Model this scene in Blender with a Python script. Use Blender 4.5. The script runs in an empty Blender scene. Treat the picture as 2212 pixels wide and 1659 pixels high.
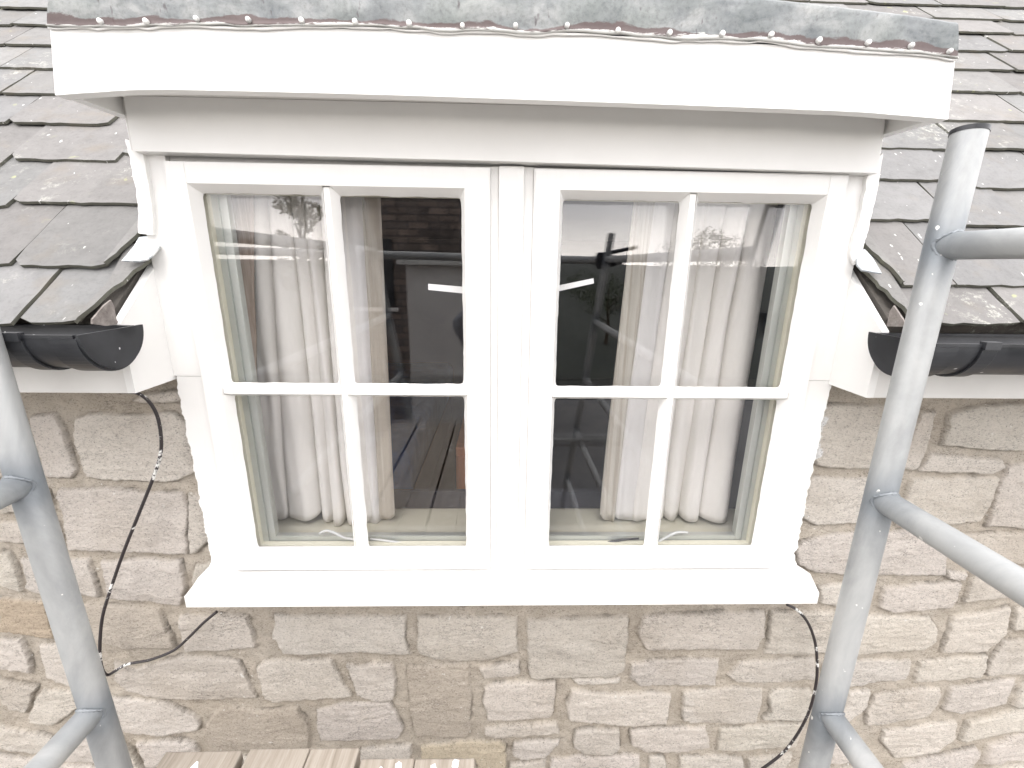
import bpy, bmesh, math, random
import numpy as np
from mathutils import Vector, Matrix
S = bpy.context.scene
COL = S.collection
R = math.radians
random.seed(7)
rng = np.random.default_rng(11)

# ------------------------------------------------------------------ camera
CAM_P = Vector((0, -0.9, 4.0))
YAW, PITCH, ROLL, FPX, CX, CY = R(-1.531), R(15.234), R(0.798), 953.0, 1106.0, 829.5
fw = Vector((-math.sin(YAW)*math.cos(PITCH), math.cos(YAW)*math.cos(PITCH), -math.sin(PITCH)))
rt0 = Vector((math.cos(YAW), math.sin(YAW), 0)); up0 = rt0.cross(fw)
rt = rt0*math.cos(ROLL) + up0*math.sin(ROLL); up = -rt0*math.sin(ROLL) + up0*math.cos(ROLL)
cd = bpy.data.cameras.new('camera'); cam = bpy.data.objects.new('camera', cd); COL.objects.link(cam)
m = Matrix((rt, up, -fw)).transposed().to_4x4(); m.translation = CAM_P
cam.matrix_world = m
cd.sensor_width = 36; cd.lens = 36*FPX/2212; cd.clip_start = 0.02; cd.clip_end = 5000
S.camera = cam

# ------------------------------------------------------------------ world, sun, exposure
w = bpy.data.worlds.new('World'); S.world = w; w.use_nodes = True
nt = w.node_tree; N = nt.nodes; L = nt.links
bg = N['Background']
SUN_EL, SUN_AZ = R(52), R(200)
sky = N.new('ShaderNodeTexSky'); sky.sky_type = 'NISHITA'; sky.sun_disc = False
sky.sun_elevation = SUN_EL; sky.sun_rotation = SUN_AZ; sky.dust_density = 3
tc = N.new('ShaderNodeTexCoord'); mp = N.new('ShaderNodeMapping'); mp.inputs['Scale'].default_value = (1, 1, 3.2)
nz = N.new('ShaderNodeTexNoise'); nz.inputs['Scale'].default_value = 2.2; nz.inputs['Detail'].default_value = 6
cr = N.new('ShaderNodeValToRGB'); cr.color_ramp.elements[0].position = .3; cr.color_ramp.elements[1].position = .72
cr.color_ramp.elements[0].color = (8.4, 8.2, 8.35, 1); cr.color_ramp.elements[1].color = (13.6, 13.3, 13.2, 1)
mx = N.new('ShaderNodeMixRGB'); mx.inputs[0].default_value = .9
L.new(tc.outputs['Generated'], mp.inputs[0]); L.new(mp.outputs[0], nz.inputs[0]); L.new(nz.outputs[0], cr.inputs[0])
L.new(sky.outputs[0], mx.inputs[1]); L.new(cr.outputs[0], mx.inputs[2]); sxyz = N.new('ShaderNodeSeparateXYZ'); L.new(tc.outputs['Generated'], sxyz.inputs[0])
gz_ = N.new('ShaderNodeValToRGB'); L.new(sxyz.outputs[2], gz_.inputs[0]); e_ = gz_.color_ramp.elements
e_[0].position = 0.0; e_[0].color = (2.3, 2.22, 2.08, 1); e_[1].position = .30; e_[1].color = (1, 1, 1, 1)
e3 = e_.new(.13); e3.color = (1.05, 1.05, 1.06, 1)
m2 = N.new('ShaderNodeMixRGB'); m2.blend_type = 'MULTIPLY'; m2.inputs[0].default_value = 1
L.new(mx.outputs[0], m2.inputs[1]); L.new(gz_.outputs[0], m2.inputs[2]); L.new(m2.outputs[0], bg.inputs[0])
bg.inputs[1].default_value = 0.1
sd = bpy.data.lights.new('sun', 'SUN'); sd.energy = 0.55; sd.angle = R(30); sd.color = (1, .97, .94)
sun = bpy.data.objects.new('sun', sd); COL.objects.link(sun)
# sun stands behind the photographer, a little to the left
sdir = Vector((-0.30*math.cos(SUN_EL), -0.95*math.cos(SUN_EL), math.sin(SUN_EL)))
sun.rotation_euler = sdir.to_track_quat('Z', 'Y').to_euler(); sun.location = (-3, -9, 12)
S.view_settings.view_transform = 'Standard'; S.view_settings.look = 'None'
S.view_settings.gamma = 1; S.view_settings.exposure = 1.62
S.cycles.max_bounces = 10; S.cycles.transparent_max_bounces = 16

# ------------------------------------------------------------------ pixel -> world helpers (pixels of a 2212x1659 picture)
def ray(x, y): return rt*((x-CX)/FPX) - up*((y-CY)/FPX) + fw
def at(x, y, Y):
    d = ray(x, y); return CAM_P + d*((Y-CAM_P.y)/d.y)
def onp(x, y, p0, n):
    d = ray(x, y); p0 = Vector(p0); n = Vector(n); return CAM_P + d*(((p0-CAM_P).dot(n))/d.dot(n))
def mir(x, y, d):
    """a thing seen in the glass at pixel x, y, a distance d in front of the glass"""
    p = at(x, y, d); p.y = -0.02-d; return p

# ------------------------------------------------------------------ noise
def _h(ix, iy, s):
    n = (ix*374761393 + iy*668265263 + s*1442695041) & 0x7fffffff
    n = ((n ^ (n >> 13))*1274126177) & 0x7fffffff
    return ((n ^ (n >> 16)) & 0xffff)/65535.0
def vnoise(x, y, s=0):
    x = np.asarray(x, float); y = np.asarray(y, float)
    ix = np.floor(x).astype(np.int64); iy = np.floor(y).astype(np.int64)
    fx = x-ix; fy = y-iy; fx = fx*fx*(3-2*fx); fy = fy*fy*(3-2*fy)
    a = _h(ix, iy, s); b = _h(ix+1, iy, s); c = _h(ix, iy+1, s); d = _h(ix+1, iy+1, s)
    return ((a*(1-fx)+b*fx)*(1-fy)+(c*(1-fx)+d*fx)*fy)*2-1
def fbm(x, y, s=0, o=4):
    r = 0; a = 1; t = 0
    for k in range(o):
        r = r + a*vnoise(x*2**k, y*2**k, s+k*17); t += a; a *= .5
    return r/t

# ------------------------------------------------------------------ object helpers
def mesh_obj(name, verts, faces, mat, parent=None, smooth=False):
    me = bpy.data.meshes.new(name); me.from_pydata([tuple(v) for v in verts], [], [tuple(f) for f in faces]); me.update()
    if smooth: me.polygons.foreach_set('use_smooth', [True]*len(me.polygons))
    return link(name, me, mat, parent)
def link(name, me, mat, parent=None):
    o = bpy.data.objects.new(name, me); COL.objects.link(o)
    if mat is not None and not me.materials: me.materials.append(mat)
    if parent is not None: put_under(o, parent)
    return o
def put_under(o, parent):
    o.parent = parent
    o.matrix_parent_inverse = parent.matrix_basis.inverted() if parent.parent is None else Matrix.Identity(4)
def bm_obj(name, bm, mat, parent=None, smooth=False, bevel=0, seg=2):
    me = bpy.data.meshes.new(name)
    if bevel:
        bmesh.ops.bevel(bm, geom=[e for e in bm.edges if e.is_manifold and e.calc_face_angle(0) > .5], offset=bevel, segments=seg, affect='EDGES', profile=.5)
    bmesh.ops.recalc_face_normals(bm, faces=bm.faces)
    bm.to_mesh(me); bm.free()
    if smooth:
        me.polygons.foreach_set('use_smooth', [True]*len(me.polygons))
        try: me.set_sharp_from_angle(angle=R(40))
        except Exception: pass
    return link(name, me, mat, parent)
def tag(o, label=None, cat=None, group=None, kind=None):
    if label: o['label'] = label
    if cat: o['category'] = cat
    if group: o['group'] = group
    if kind: o['kind'] = kind
    return o
def empty(name, loc, label, cat, group=None, kind=None):
    o = bpy.data.objects.new(name, None); COL.objects.link(o); o.location = loc; o.empty_display_size = .1
    return tag(o, label, cat, group, kind)
def box(bm, a, b):
    r = bmesh.ops.create_cube(bm, size=1)
    c = [(a[i]+b[i])/2 for i in range(3)]; s = [abs(b[i]-a[i]) for i in range(3)]
    for v in r['verts']: v.co = Vector((c[0]+v.co.x*s[0], c[1]+v.co.y*s[1], c[2]+v.co.z*s[2]))
    return r['verts']
def prism(bm, pts, off):
    """closed polygon pts extruded by off"""
    off = Vector(off)
    a = [bm.verts.new(p) for p in pts]; b = [bm.verts.new(Vector(p)+off) for p in pts]
    bm.faces.new(a); bm.faces.new(b[::-1]); n = len(a)
    for i in range(n): bm.faces.new((a[i], b[i], b[(i+1) % n], a[(i+1) % n]))
def tube(bm, pts, r, seg=16, hollow=False, caps=True):
    pts = [Vector(p) for p in pts]; n = len(pts); rings = []
    rr = r if isinstance(r, (list, tuple)) else [r]*n
    t0 = (pts[1]-pts[0]).normalized(); u = t0.orthogonal().normalized()
    for i, p in enumerate(pts):
        t = ((pts[min(i+1, n-1)]-pts[max(i-1, 0)])).normalized()
        u = (u-t*u.dot(t)).normalized(); v = t.cross(u)
        rings.append([bm.verts.new(p+(u*math.cos(2*math.pi*k/seg)+v*math.sin(2*math.pi*k/seg))*rr[i]) for k in range(seg)])
    for i in range(n-1):
        for k in range(seg): bm.faces.new((rings[i][k], rings[i][(k+1) % seg], rings[i+1][(k+1) % seg], rings[i+1][k]))
    if caps: bm.faces.new(rings[0][::-1]); bm.faces.new(rings[-1])
    return rings
def catmull(P, n=10):
    P = [Vector(p) for p in P]; Q = [P[0]]+P+[P[-1]]; out = []
    for i in range(1, len(Q)-2):
        for k in range(n):
            t = k/n; a, b, c, d = Q[i-1:i+3]
            out.append(.5*((2*b)+(c-a)*t+(2*a-5*b+4*c-d)*t*t+(3*b-a-3*c+d)*t**3))
    out.append(P[-1]); return out

# ------------------------------------------------------------------ materials
def new_mat(name, base=(.5, .5, .5), rough=.6, metal=0, spec=.5):
    m = bpy.data.materials.new(name); m.use_nodes = True
    b = m.node_tree.nodes['Principled BSDF']; b.inputs['Base Color'].default_value = (*base, 1)
    b.inputs['Roughness'].default_value = rough; b.inputs['Metallic'].default_value = metal
    b.inputs['Specular IOR Level'].default_value = spec
    return m
class G:
    """small node-graph helper, object coordinates"""
    def __init__(s, m):
        s.t = m.node_tree; s.b = s.t.nodes['Principled BSDF']; s.tc = s.t.nodes.new('ShaderNodeTexCoord')
    def mapped(s, sc=(1, 1, 1), rot=(0, 0, 0)):
        n = s.t.nodes.new('ShaderNodeMapping'); n.inputs['Scale'].default_value = sc; n.inputs['Rotation'].default_value = rot
        s.t.links.new(s.tc.outputs['Object'], n.inputs[0]); return n.outputs[0]
    def noise(s, scale, detail=6, rough=.6, vec=None, dist=0):
        n = s.t.nodes.new('ShaderNodeTexNoise'); n.inputs['Scale'].default_value = scale; n.inputs['Detail'].default_value = detail
        n.inputs['Roughness'].default_value = rough; n.inputs['Distortion'].default_value = dist
        s.t.links.new(vec or s.tc.outputs['Object'], n.inputs[0]); return n.outputs[0]
    def vor(s, scale, vec=None):
        n = s.t.nodes.new('ShaderNodeTexVoronoi'); n.inputs['Scale'].default_value = scale
        s.t.links.new(vec or s.tc.outputs['Object'], n.inputs[0]); return n.outputs['Distance']
    def ramp(s, fac, *stops):
        n = s.t.nodes.new('ShaderNodeValToRGB'); e = n.color_ramp.elements
        while len(e) < len(stops): e.new(.5)
        for k, (p, c) in enumerate(stops):
            e[k].position = p; e[k].color = (c, c, c, 1) if not isinstance(c, tuple) else (*c, 1)
        s.t.links.new(fac, n.inputs[0]); return n.outputs[0]
    def mix(s, fac, a, b, mode='MIX'):
        n = s.t.nodes.new('ShaderNodeMixRGB'); n.blend_type = mode
        for i, v in enumerate((fac, a, b)):
            if hasattr(v, 'is_linked') or hasattr(v, 'links'): s.t.links.new(v, n.inputs[i])
            elif isinstance(v, tuple): n.inputs[i].default_value = (*v, 1)
            elif i == 0: n.inputs[0].default_value = v
            else: n.inputs[i].default_value = (v, v, v, 1)
        return n.outputs[0]
    def attr(s, name):
        n = s.t.nodes.new('ShaderNodeAttribute'); n.attribute_name = name; return n.outputs['Color']
    def base(s, sock): s.t.links.new(sock, s.b.inputs['Base Color'])
    def rough(s, sock): s.t.links.new(sock, s.b.inputs['Roughness'])
    def bump(s, sock, strength=.3, dist=.002, prev=None):
        n = s.t.nodes.new('ShaderNodeBump'); n.inputs['Strength'].default_value = strength; n.inputs['Distance'].default_value = dist
        s.t.links.new(sock, n.inputs['Height'])
        if prev is not None: s.t.links.new(prev, n.inputs['Normal'])
        s.t.links.new(n.outputs[0], s.b.inputs['Normal']); return n.outputs[0]

def white_paint(name, base=(.77, .765, .75), streak=(1, 1, 1), dirt=.05):
    m = new_mat(name, base, .38); g = G(m)
    big = g.noise(7, 5, .6)
    g.base(g.mix(g.ramp(big, (.35, 0), (.8, 1)), base, tuple(c*(1-dirt) for c in base)))
    a = g.noise(60, 4, .6, g.mapped(streak)); b2 = g.noise(16, 3, .5)
    p = g.bump(a, .25, .0012); g.bump(b2, .25, .004, p)
    g.rough(g.ramp(a, (.3, .3), (.7, .48)))
    return m
M_WH = white_paint('gloss_white_paint_horizontal', streak=(.12, 1, 2.2))
M_WV = white_paint('gloss_white_paint_vertical', streak=(2.2, 1, .12))
M_OFF = white_paint('aged_white_paint', (.68, .67, .65), (.3, 1, 1.5), .12)
M_CREAM = white_paint('cream_paint', (.56, .54, .43), (1, 1, .3), .05)

# stone
M_STONE = new_mat('limestone', rough=.92, spec=.2); g = G(M_STONE)
c = g.attr('tint')
n1 = g.noise(38, 9, .75, None, .3); n2 = g.noise(150, 7, .78, g.mapped((1, 1, 1.9)), .4); n3 = g.noise(6, 4, .5)
c = g.mix(1.0, c, g.ramp(n1, (.25, .86), (.5, .99), (.8, 1.07)), 'MULTIPLY')
c = g.mix(.9, c, g.ramp(n2, (.30, .55), (.43, .97), (.75, 1.08)), 'MULTIPLY')
c = g.mix(g.ramp(n3, (.48, 0), (.75, .28)), c, (.36, .30, .23))
c = g.mix(1, c, g.ramp(g.noise(200, 5, .8, g.mapped((1, 1, 1.5))), (.36, .45), (.45, 1.0), (.7, 1.06)), 'MULTIPLY')
ck = g.ramp(g.noise(11, 9, .72, g.mapped((1, 1, 2.4)), .5), (.488, 1), (.5, .42), (.512, 1))
c = g.mix(g.ramp(g.noise(7, 3), (.45, 0), (.6, 1)), c, g.mix(1, c, ck, 'MULTIPLY'))
specks = g.ramp(g.noise(95, 2, .5), (.71, 0), (.74, 1))
c = g.mix(g.mix(1, specks, g.ramp(g.noise(5, 2), (.5, 0), (.62, .9)), 'MULTIPLY'), c, (.72, .71, .68))
g.base(c)
p = g.bump(n1, .7, .006); g.bump(n2, 1, .005, p)

# slate
M_SLATE = new_mat('stone_slate', rough=.9, spec=.1); g = G(M_SLATE)
c = g.attr('tint')
n1 = g.noise(24, 8, .65); n2 = g.noise(130, 5, .7)
c = g.mix(1.0, c, g.ramp(n1, (.28, .86), (.5, 1.0), (.8, 1.10)), 'MULTIPLY')
c = g.mix(.5, c, g.ramp(n2, (.3, .75), (.5, 1.02)), 'MULTIPLY')
lich = g.mix(1, g.ramp(g.noise(34, 6, .85), (.53, 0), (.62, 1)), g.ramp(g.noise(3.5, 4), (.5, 0), (.62, .8)), 'MULTIPLY')
c = g.mix(lich, c, (.42, .42, .38))
yl = g.mix(1, g.ramp(g.noise(30, 2, .4), (.70, 0), (.72, 1)), g.ramp(g.noise(4, 2), (.5, 0), (.6, .6)), 'MULTIPLY')
c = g.mix(yl, c, (.38, .40, .22))
c = g.mix(g.ramp(g.noise(75, 1, .4, g.mapped((1.4, .7, .7))), (.765, 0), (.78, .8)), c, (.60, .60, .58))
c = g.mix(g.ramp(g.noise(11, 3), (.55, 0), (.8, .35)), c, (.22, .18, .13))
g.base(c); p = g.bump(n1, .6, .004); g.bump(n2, .5, .0015, p)

# lead
M_LEAD = new_mat('lead_sheet', rough=.5, metal=.25, spec=.4); g = G(M_LEAD)
n1 = g.noise(16, 7, .65, g.mapped((.7, 1, 1.2)), .6)
c = g.ramp(n1, (.3, (.11, .122, .13)), (.5, (.20, .212, .215)), (.68, (.33, .335, .33)))
c = g.mix(g.ramp(g.noise(9, 4, .6), (.45, 0), (.7, .5)), c, (.17, .19, .175))
c = g.mix(g.ramp(g.noise(55, 3, .6, g.mapped((1.3, 1, .55))), (.64, 0), (.70, .75)), c, (.085, .07, .075))
# the old red primer and white paint brushed along the nailed lower hem (z 4.30 to 4.325)
c = g.mix(.55, c, g.ramp(g.noise(140, 4, .75), (.32, .55), (.5, 1), (.75, 1.25)), 'MULTIPLY')
sx = g.t.nodes.new('ShaderNodeSeparateXYZ'); g.t.links.new(g.attr('hem'), sx.inputs[0])
def mth(op, a, b):
    n = g.t.nodes.new('ShaderNodeMath'); n.operation = op
    for i, v in enumerate((a, b)):
        if isinstance(v, (int, float)): n.inputs[i].default_value = v
        else: g.t.links.new(v, n.inputs[i])
    return n.outputs[0]
edge = sx.outputs[0]           # 0 at the hem, 1 at the top
nn = mth('MULTIPLY', g.noise(22, 6, .7, g.mapped((.5, 1, 1)), .4), g.ramp(g.noise(5, 3), (.42, .45), (.62, 1.0))); nm = g.noise(45, 6, .75, g.mapped((.25, 1, 1.3)))
red = g.ramp(mth('SUBTRACT', mth('ADD', mth('MULTIPLY', nn, .75), 0), edge), (.02, 0), (.06, 1))
c = g.mix(mth('MULTIPLY', red, .85), c, (.10, .068, .066))
wh = g.ramp(mth('SUBTRACT', mth('MULTIPLY', nm, .62), mth('MULTIPLY', edge, 1.15)), (.20, 0), (.24, 1))
c = g.mix(wh, c, (.60, .60, .58))
g.base(c); p = g.bump(g.noise(9, 3), .5, .01); g.bump(n1, .3, .002, p)

# galvanised tube
M_TUBE = new_mat('galvanised_tube', (.42, .45, .47), .5, .35); g = G(M_TUBE)
n1 = g.noise(9, 6, .65, g.mapped((1, 1, .5)), .5); n2 = g.noise(90, 4, .6)
c = g.ramp(n1, (.3, (.27, .28, .285)), (.5, (.38, .39, .39)), (.72, (.50, .50, .49)))
c = g.mix(1, c, g.attr('zinc'), 'MULTIPLY')
c = g.mix(g.ramp(g.noise(60, 2, .5), (.72, 0), (.74, 1)), c, (.72, .72, .70)); g.base(c)
g.rough(g.ramp(n1, (.3, .42), (.7, .6))); p = g.bump(n2, .25, .0010); g.bump(n1, .3, .003, p)
M_WELD = new_mat('weld_zinc', (.42, .45, .47), .5, .7); g = G(M_WELD); g.bump(g.noise(160, 4, .7), .8, .002)

M_BLACK = new_mat('black_plastic', (.012, .013, .016), .33); g = G(M_BLACK)
n1 = g.noise(14, 5, .6); c = g.ramp(n1, (.4, (.010, .011, .014)), (.75, (.035, .037, .042)))
c = g.mix(g.ramp(g.noise(70, 1, .4), (.76, 0), (.775, 1)), c, (.7, .7, .7)); g.base(c); g.rough(g.ramp(n1, (.3, .28), (.7, .5)))
M_CABLE = new_mat('painted_black_cable', (.02, .02, .02), .45); g = G(M_CABLE)
g.base(g.mix(g.ramp(g.noise(8, 7, .8), (.555, 0), (.575, 1)), (.025, .02, .022), (.72, .72, .70)))
M_NAIL = new_mat('nail_head', (.66, .66, .64), .5, .1); g = G(M_NAIL); g.base(g.ramp(g.noise(90, 3), (.3, (.4, .4, .4)), (.6, (.74, .74, .72))))
M_ALU = new_mat('aluminium', (.50, .52, .49), .42, .6); g = G(M_ALU); g.bump(g.noise(300, 2), .05, .0005)
M_STAY = new_mat('white_stay', (.50, .51, .50), .35); g = G(M_STAY); g.bump(g.noise(90, 2), .1, .0005)
M_IRON = new_mat('dark_iron', (.05, .05, .055), .4, .8); g = G(M_IRON); g.bump(g.noise(120, 3), .3, .0008)
M_PLAIN_WHITE = new_mat('plain_white', (.86, .86, .86), .5); g = G(M_PLAIN_WHITE); g.base(g.ramp(g.noise(24, 3), (.3, (.78, .78, .78)), (.7, (.88, .88, .88))))
M_DARK = new_mat('dark_gap', (.06, .055, .05), .9); g = G(M_DARK); g.base(g.ramp(g.noise(60, 4), (.3, (.03, .028, .026)), (.7, (.12, .105, .09))))
M_ROOM = new_mat('room_wall', (.07, .075, .095), .9); g = G(M_ROOM); g.base(g.ramp(g.noise(3, 3), (.3, (.055, .06, .08)), (.7, (.08, .085, .105))))

def cloth(name, base, stripe=None, alpha=.12):
    m = new_mat(name, base, .95, spec=.1); g = G(m)
    wv = g.noise(420, 2, .5, g.mapped((1, 1, .15))); c = g.mix(g.ramp(g.noise(9, 3, .5, g.mapped((1, 1, .4))), (.3, 0), (.8, .3)), base, tuple(k*.88 for k in base))
    if stripe: c = g.mix(g.ramp(g.noise(75, 4, .75, g.mapped((1, 1, .004))), (.47, 0), (.56, .65)), c, stripe)
    g.base(g.mix(.3, c, g.ramp(wv, (.3, .8), (.7, 1.0)), 'MULTIPLY')); g.bump(wv, .2, .0006)
    t = m.node_tree; tr = t.nodes.new('ShaderNodeBsdfTranslucent'); tr.inputs[0].default_value = (*base, 1)
    ms = t.nodes.new('ShaderNodeMixShader'); ms.inputs[0].default_value = alpha
    t.links.new(g.b.outputs[0], ms.inputs[1]); t.links.new(tr.outputs[0], ms.inputs[2]); t.links.new(ms.outputs[0], t.nodes['Material Output'].inputs[0])
    return m
M_CURT = cloth('white_curtain_cloth', (.86, .835, .78)); M_LIN = cloth('white_lining', (.79, .775, .745))
M_BEIGE = cloth('beige_curtain_cloth', (.60, .57, .50), (.44, .39, .32)); M_BROWN = cloth('brown_curtain_cloth', (.50, .41, .34), (.34, .26, .2))

M_GLASS = bpy.data.materials.new('window_glass'); M_GLASS.use_nodes = True; t = M_GLASS.node_tree
for n in list(t.nodes): t.nodes.remove(n)
out = t.nodes.new('ShaderNodeOutputMaterial'); tr = t.nodes.new('ShaderNodeBsdfTransparent'); tr.inputs[0].default_value = (.99, .99, .995, 1)
gl = t.nodes.new('ShaderNodeBsdfGlossy'); gl.inputs['Roughness'].default_value = 0.0; fr = t.nodes.new('ShaderNodeFresnel'); fr.inputs[0].default_value = 1.5
ms = t.nodes.new('ShaderNodeMixShader'); nz = t.nodes.new('ShaderNodeTexNoise'); nz.inputs['Scale'].default_value = 3.5; nz.inputs['Detail'].default_value = 1
bp = t.nodes.new('ShaderNodeBump'); bp.inputs['Strength'].default_value = .25; bp.inputs['Distance'].default_value = .0008
tcn = t.nodes.new('ShaderNodeTexCoord'); t.links.new(tcn.outputs['Object'], nz.inputs[0]); t.links.new(nz.outputs[0], bp.inputs['Height'])
t.links.new(bp.outputs[0], gl.inputs['Normal']); gm = t.nodes.new('ShaderNodeNewGeometry'); mr = t.nodes.new('ShaderNodeMapRange'); mr.inputs['To Min'].default_value = 1.5; mr.inputs['To Max'].default_value = 1/1.5; t.links.new(gm.outputs['Backfacing'], mr.inputs[0]); t.links.new(mr.outputs[0], fr.inputs[0]); t.links.new(fr.outputs[0], ms.inputs[0]); t.links.new(tr.outputs[0], ms.inputs[1]); t.links.new(gl.outputs[0], ms.inputs[2]); t.links.new(ms.outputs[0], out.inputs[0])

M_WOOD = new_mat('weathered_timber', rough=.85, spec=.2); g = G(M_WOOD)
gr = g.noise(26, 7, .7, g.mapped((4, .22, 4)), .3); kn = g.noise(3, 3)
c = g.ramp(gr, (.3, (.24, .205, .165)), (.5, (.33, .29, .245)), (.72, (.42, .38, .33)))
c = g.mix(g.ramp(g.noise(14, 3, .5), (.66, 0), (.69, 1)), c, (.74, .73, .70)); g.base(c); g.bump(gr, .6, .002)
M_RENDER = new_mat('pale_render', (.42, .41, .40), .85); g = G(M_RENDER); g.base(g.ramp(g.noise(4, 5), (.3, (.58, .56, .54)), (.7, (.68, .66, .64)))); g.bump(g.noise(30, 4), .3, .004)
M_GRASS = new_mat('grass', (.05, .08, .03), .9); g = G(M_GRASS); g.base(g.ramp(g.noise(.35, 8, .7), (.3, (.02, .025, .022)), (.7, (.045, .052, .038))))
pv = new_mat('bounce_paving', (.2, .2, .2), .9); g = G(pv); g.base(g.ramp(g.noise(1.2, 6, .7), (.3, (.15, .15, .155)), (.7, (.24, .235, .23)))); g.bump(g.noise(9, 4), .4, .01)
M_PAVE = pv
M_LEAF = new_mat('leaf', (.05, .075, .03), .7); g = G(M_LEAF); g.base(g.ramp(g.noise(1.5, 4), (.3, (.03, .05, .02)), (.7, (.09, .11, .045))))
M_BARK = new_mat('bark', (.07, .055, .04), .9); g = G(M_BARK); g.bump(g.noise(20, 5), .6, .02)
M_SHIRT = new_mat('grey_shirt', (.30, .31, .35), .9); g = G(M_SHIRT); g.base(g.ramp(g.noise(18, 4), (.3, (.24, .25, .29)), (.7, (.36, .37, .41)))); g.bump(g.noise(12, 3), .6, .02)
M_SKIN = new_mat('skin', (.50, .32, .24), .5); g = G(M_SKIN); g.bump(g.noise(80, 3), .2, .001)
M_TROUS = new_mat('dark_trousers', (.03, .03, .04), .85); g = G(M_TROUS); g.bump(g.noise(14, 3), .6, .02)
M_HAIR = new_mat('brown_hair', (.05, .035, .025), .6); g = G(M_HAIR); g.bump(g.noise(70, 3, .6, g.mapped((1, 1, .2))), .8, .006)

# ------------------------------------------------------------------ ground, hills, far setting
def grid_obj(name, x0, x1, y0, y1, nx, ny, f, mat):
    vs = [(x0+(x1-x0)*i/nx, y0+(y1-y0)*j/ny, 0) for j in range(ny+1) for i in range(nx+1)]
    vs = [(x, y, f(x, y)) for x, y, _ in vs]
    fs = [(j*(nx+1)+i, j*(nx+1)+i+1, (j+1)*(nx+1)+i+1, (j+1)*(nx+1)+i) for j in range(ny) for i in range(nx)]
    return mesh_obj(name, vs, fs, mat, smooth=True)
def hill_z(x, y):
    d = max(0, -y-30)
    return min(1, d/60)*(2.6+.9*math.exp(-((x-40)/60)**2)+.5*math.sin(x*.06)+.3*math.sin(x*.13+y*.05))*min(1.3, .6+d/250)
tag(grid_obj('ground', -260, 260, -420, 60, 104, 96, hill_z, M_GRASS), 'grassy garden and hillside below and opposite the house', kind='structure')

tag(grid_obj('bounce_paving', -9, 9, -12, -.02, 4, 4, lambda x, y: .006, M_PAVE), 'grey paved yard below the window, added to bounce light up', kind='structure')  # paler ground added to bounce light up under the dormer fascia
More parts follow.
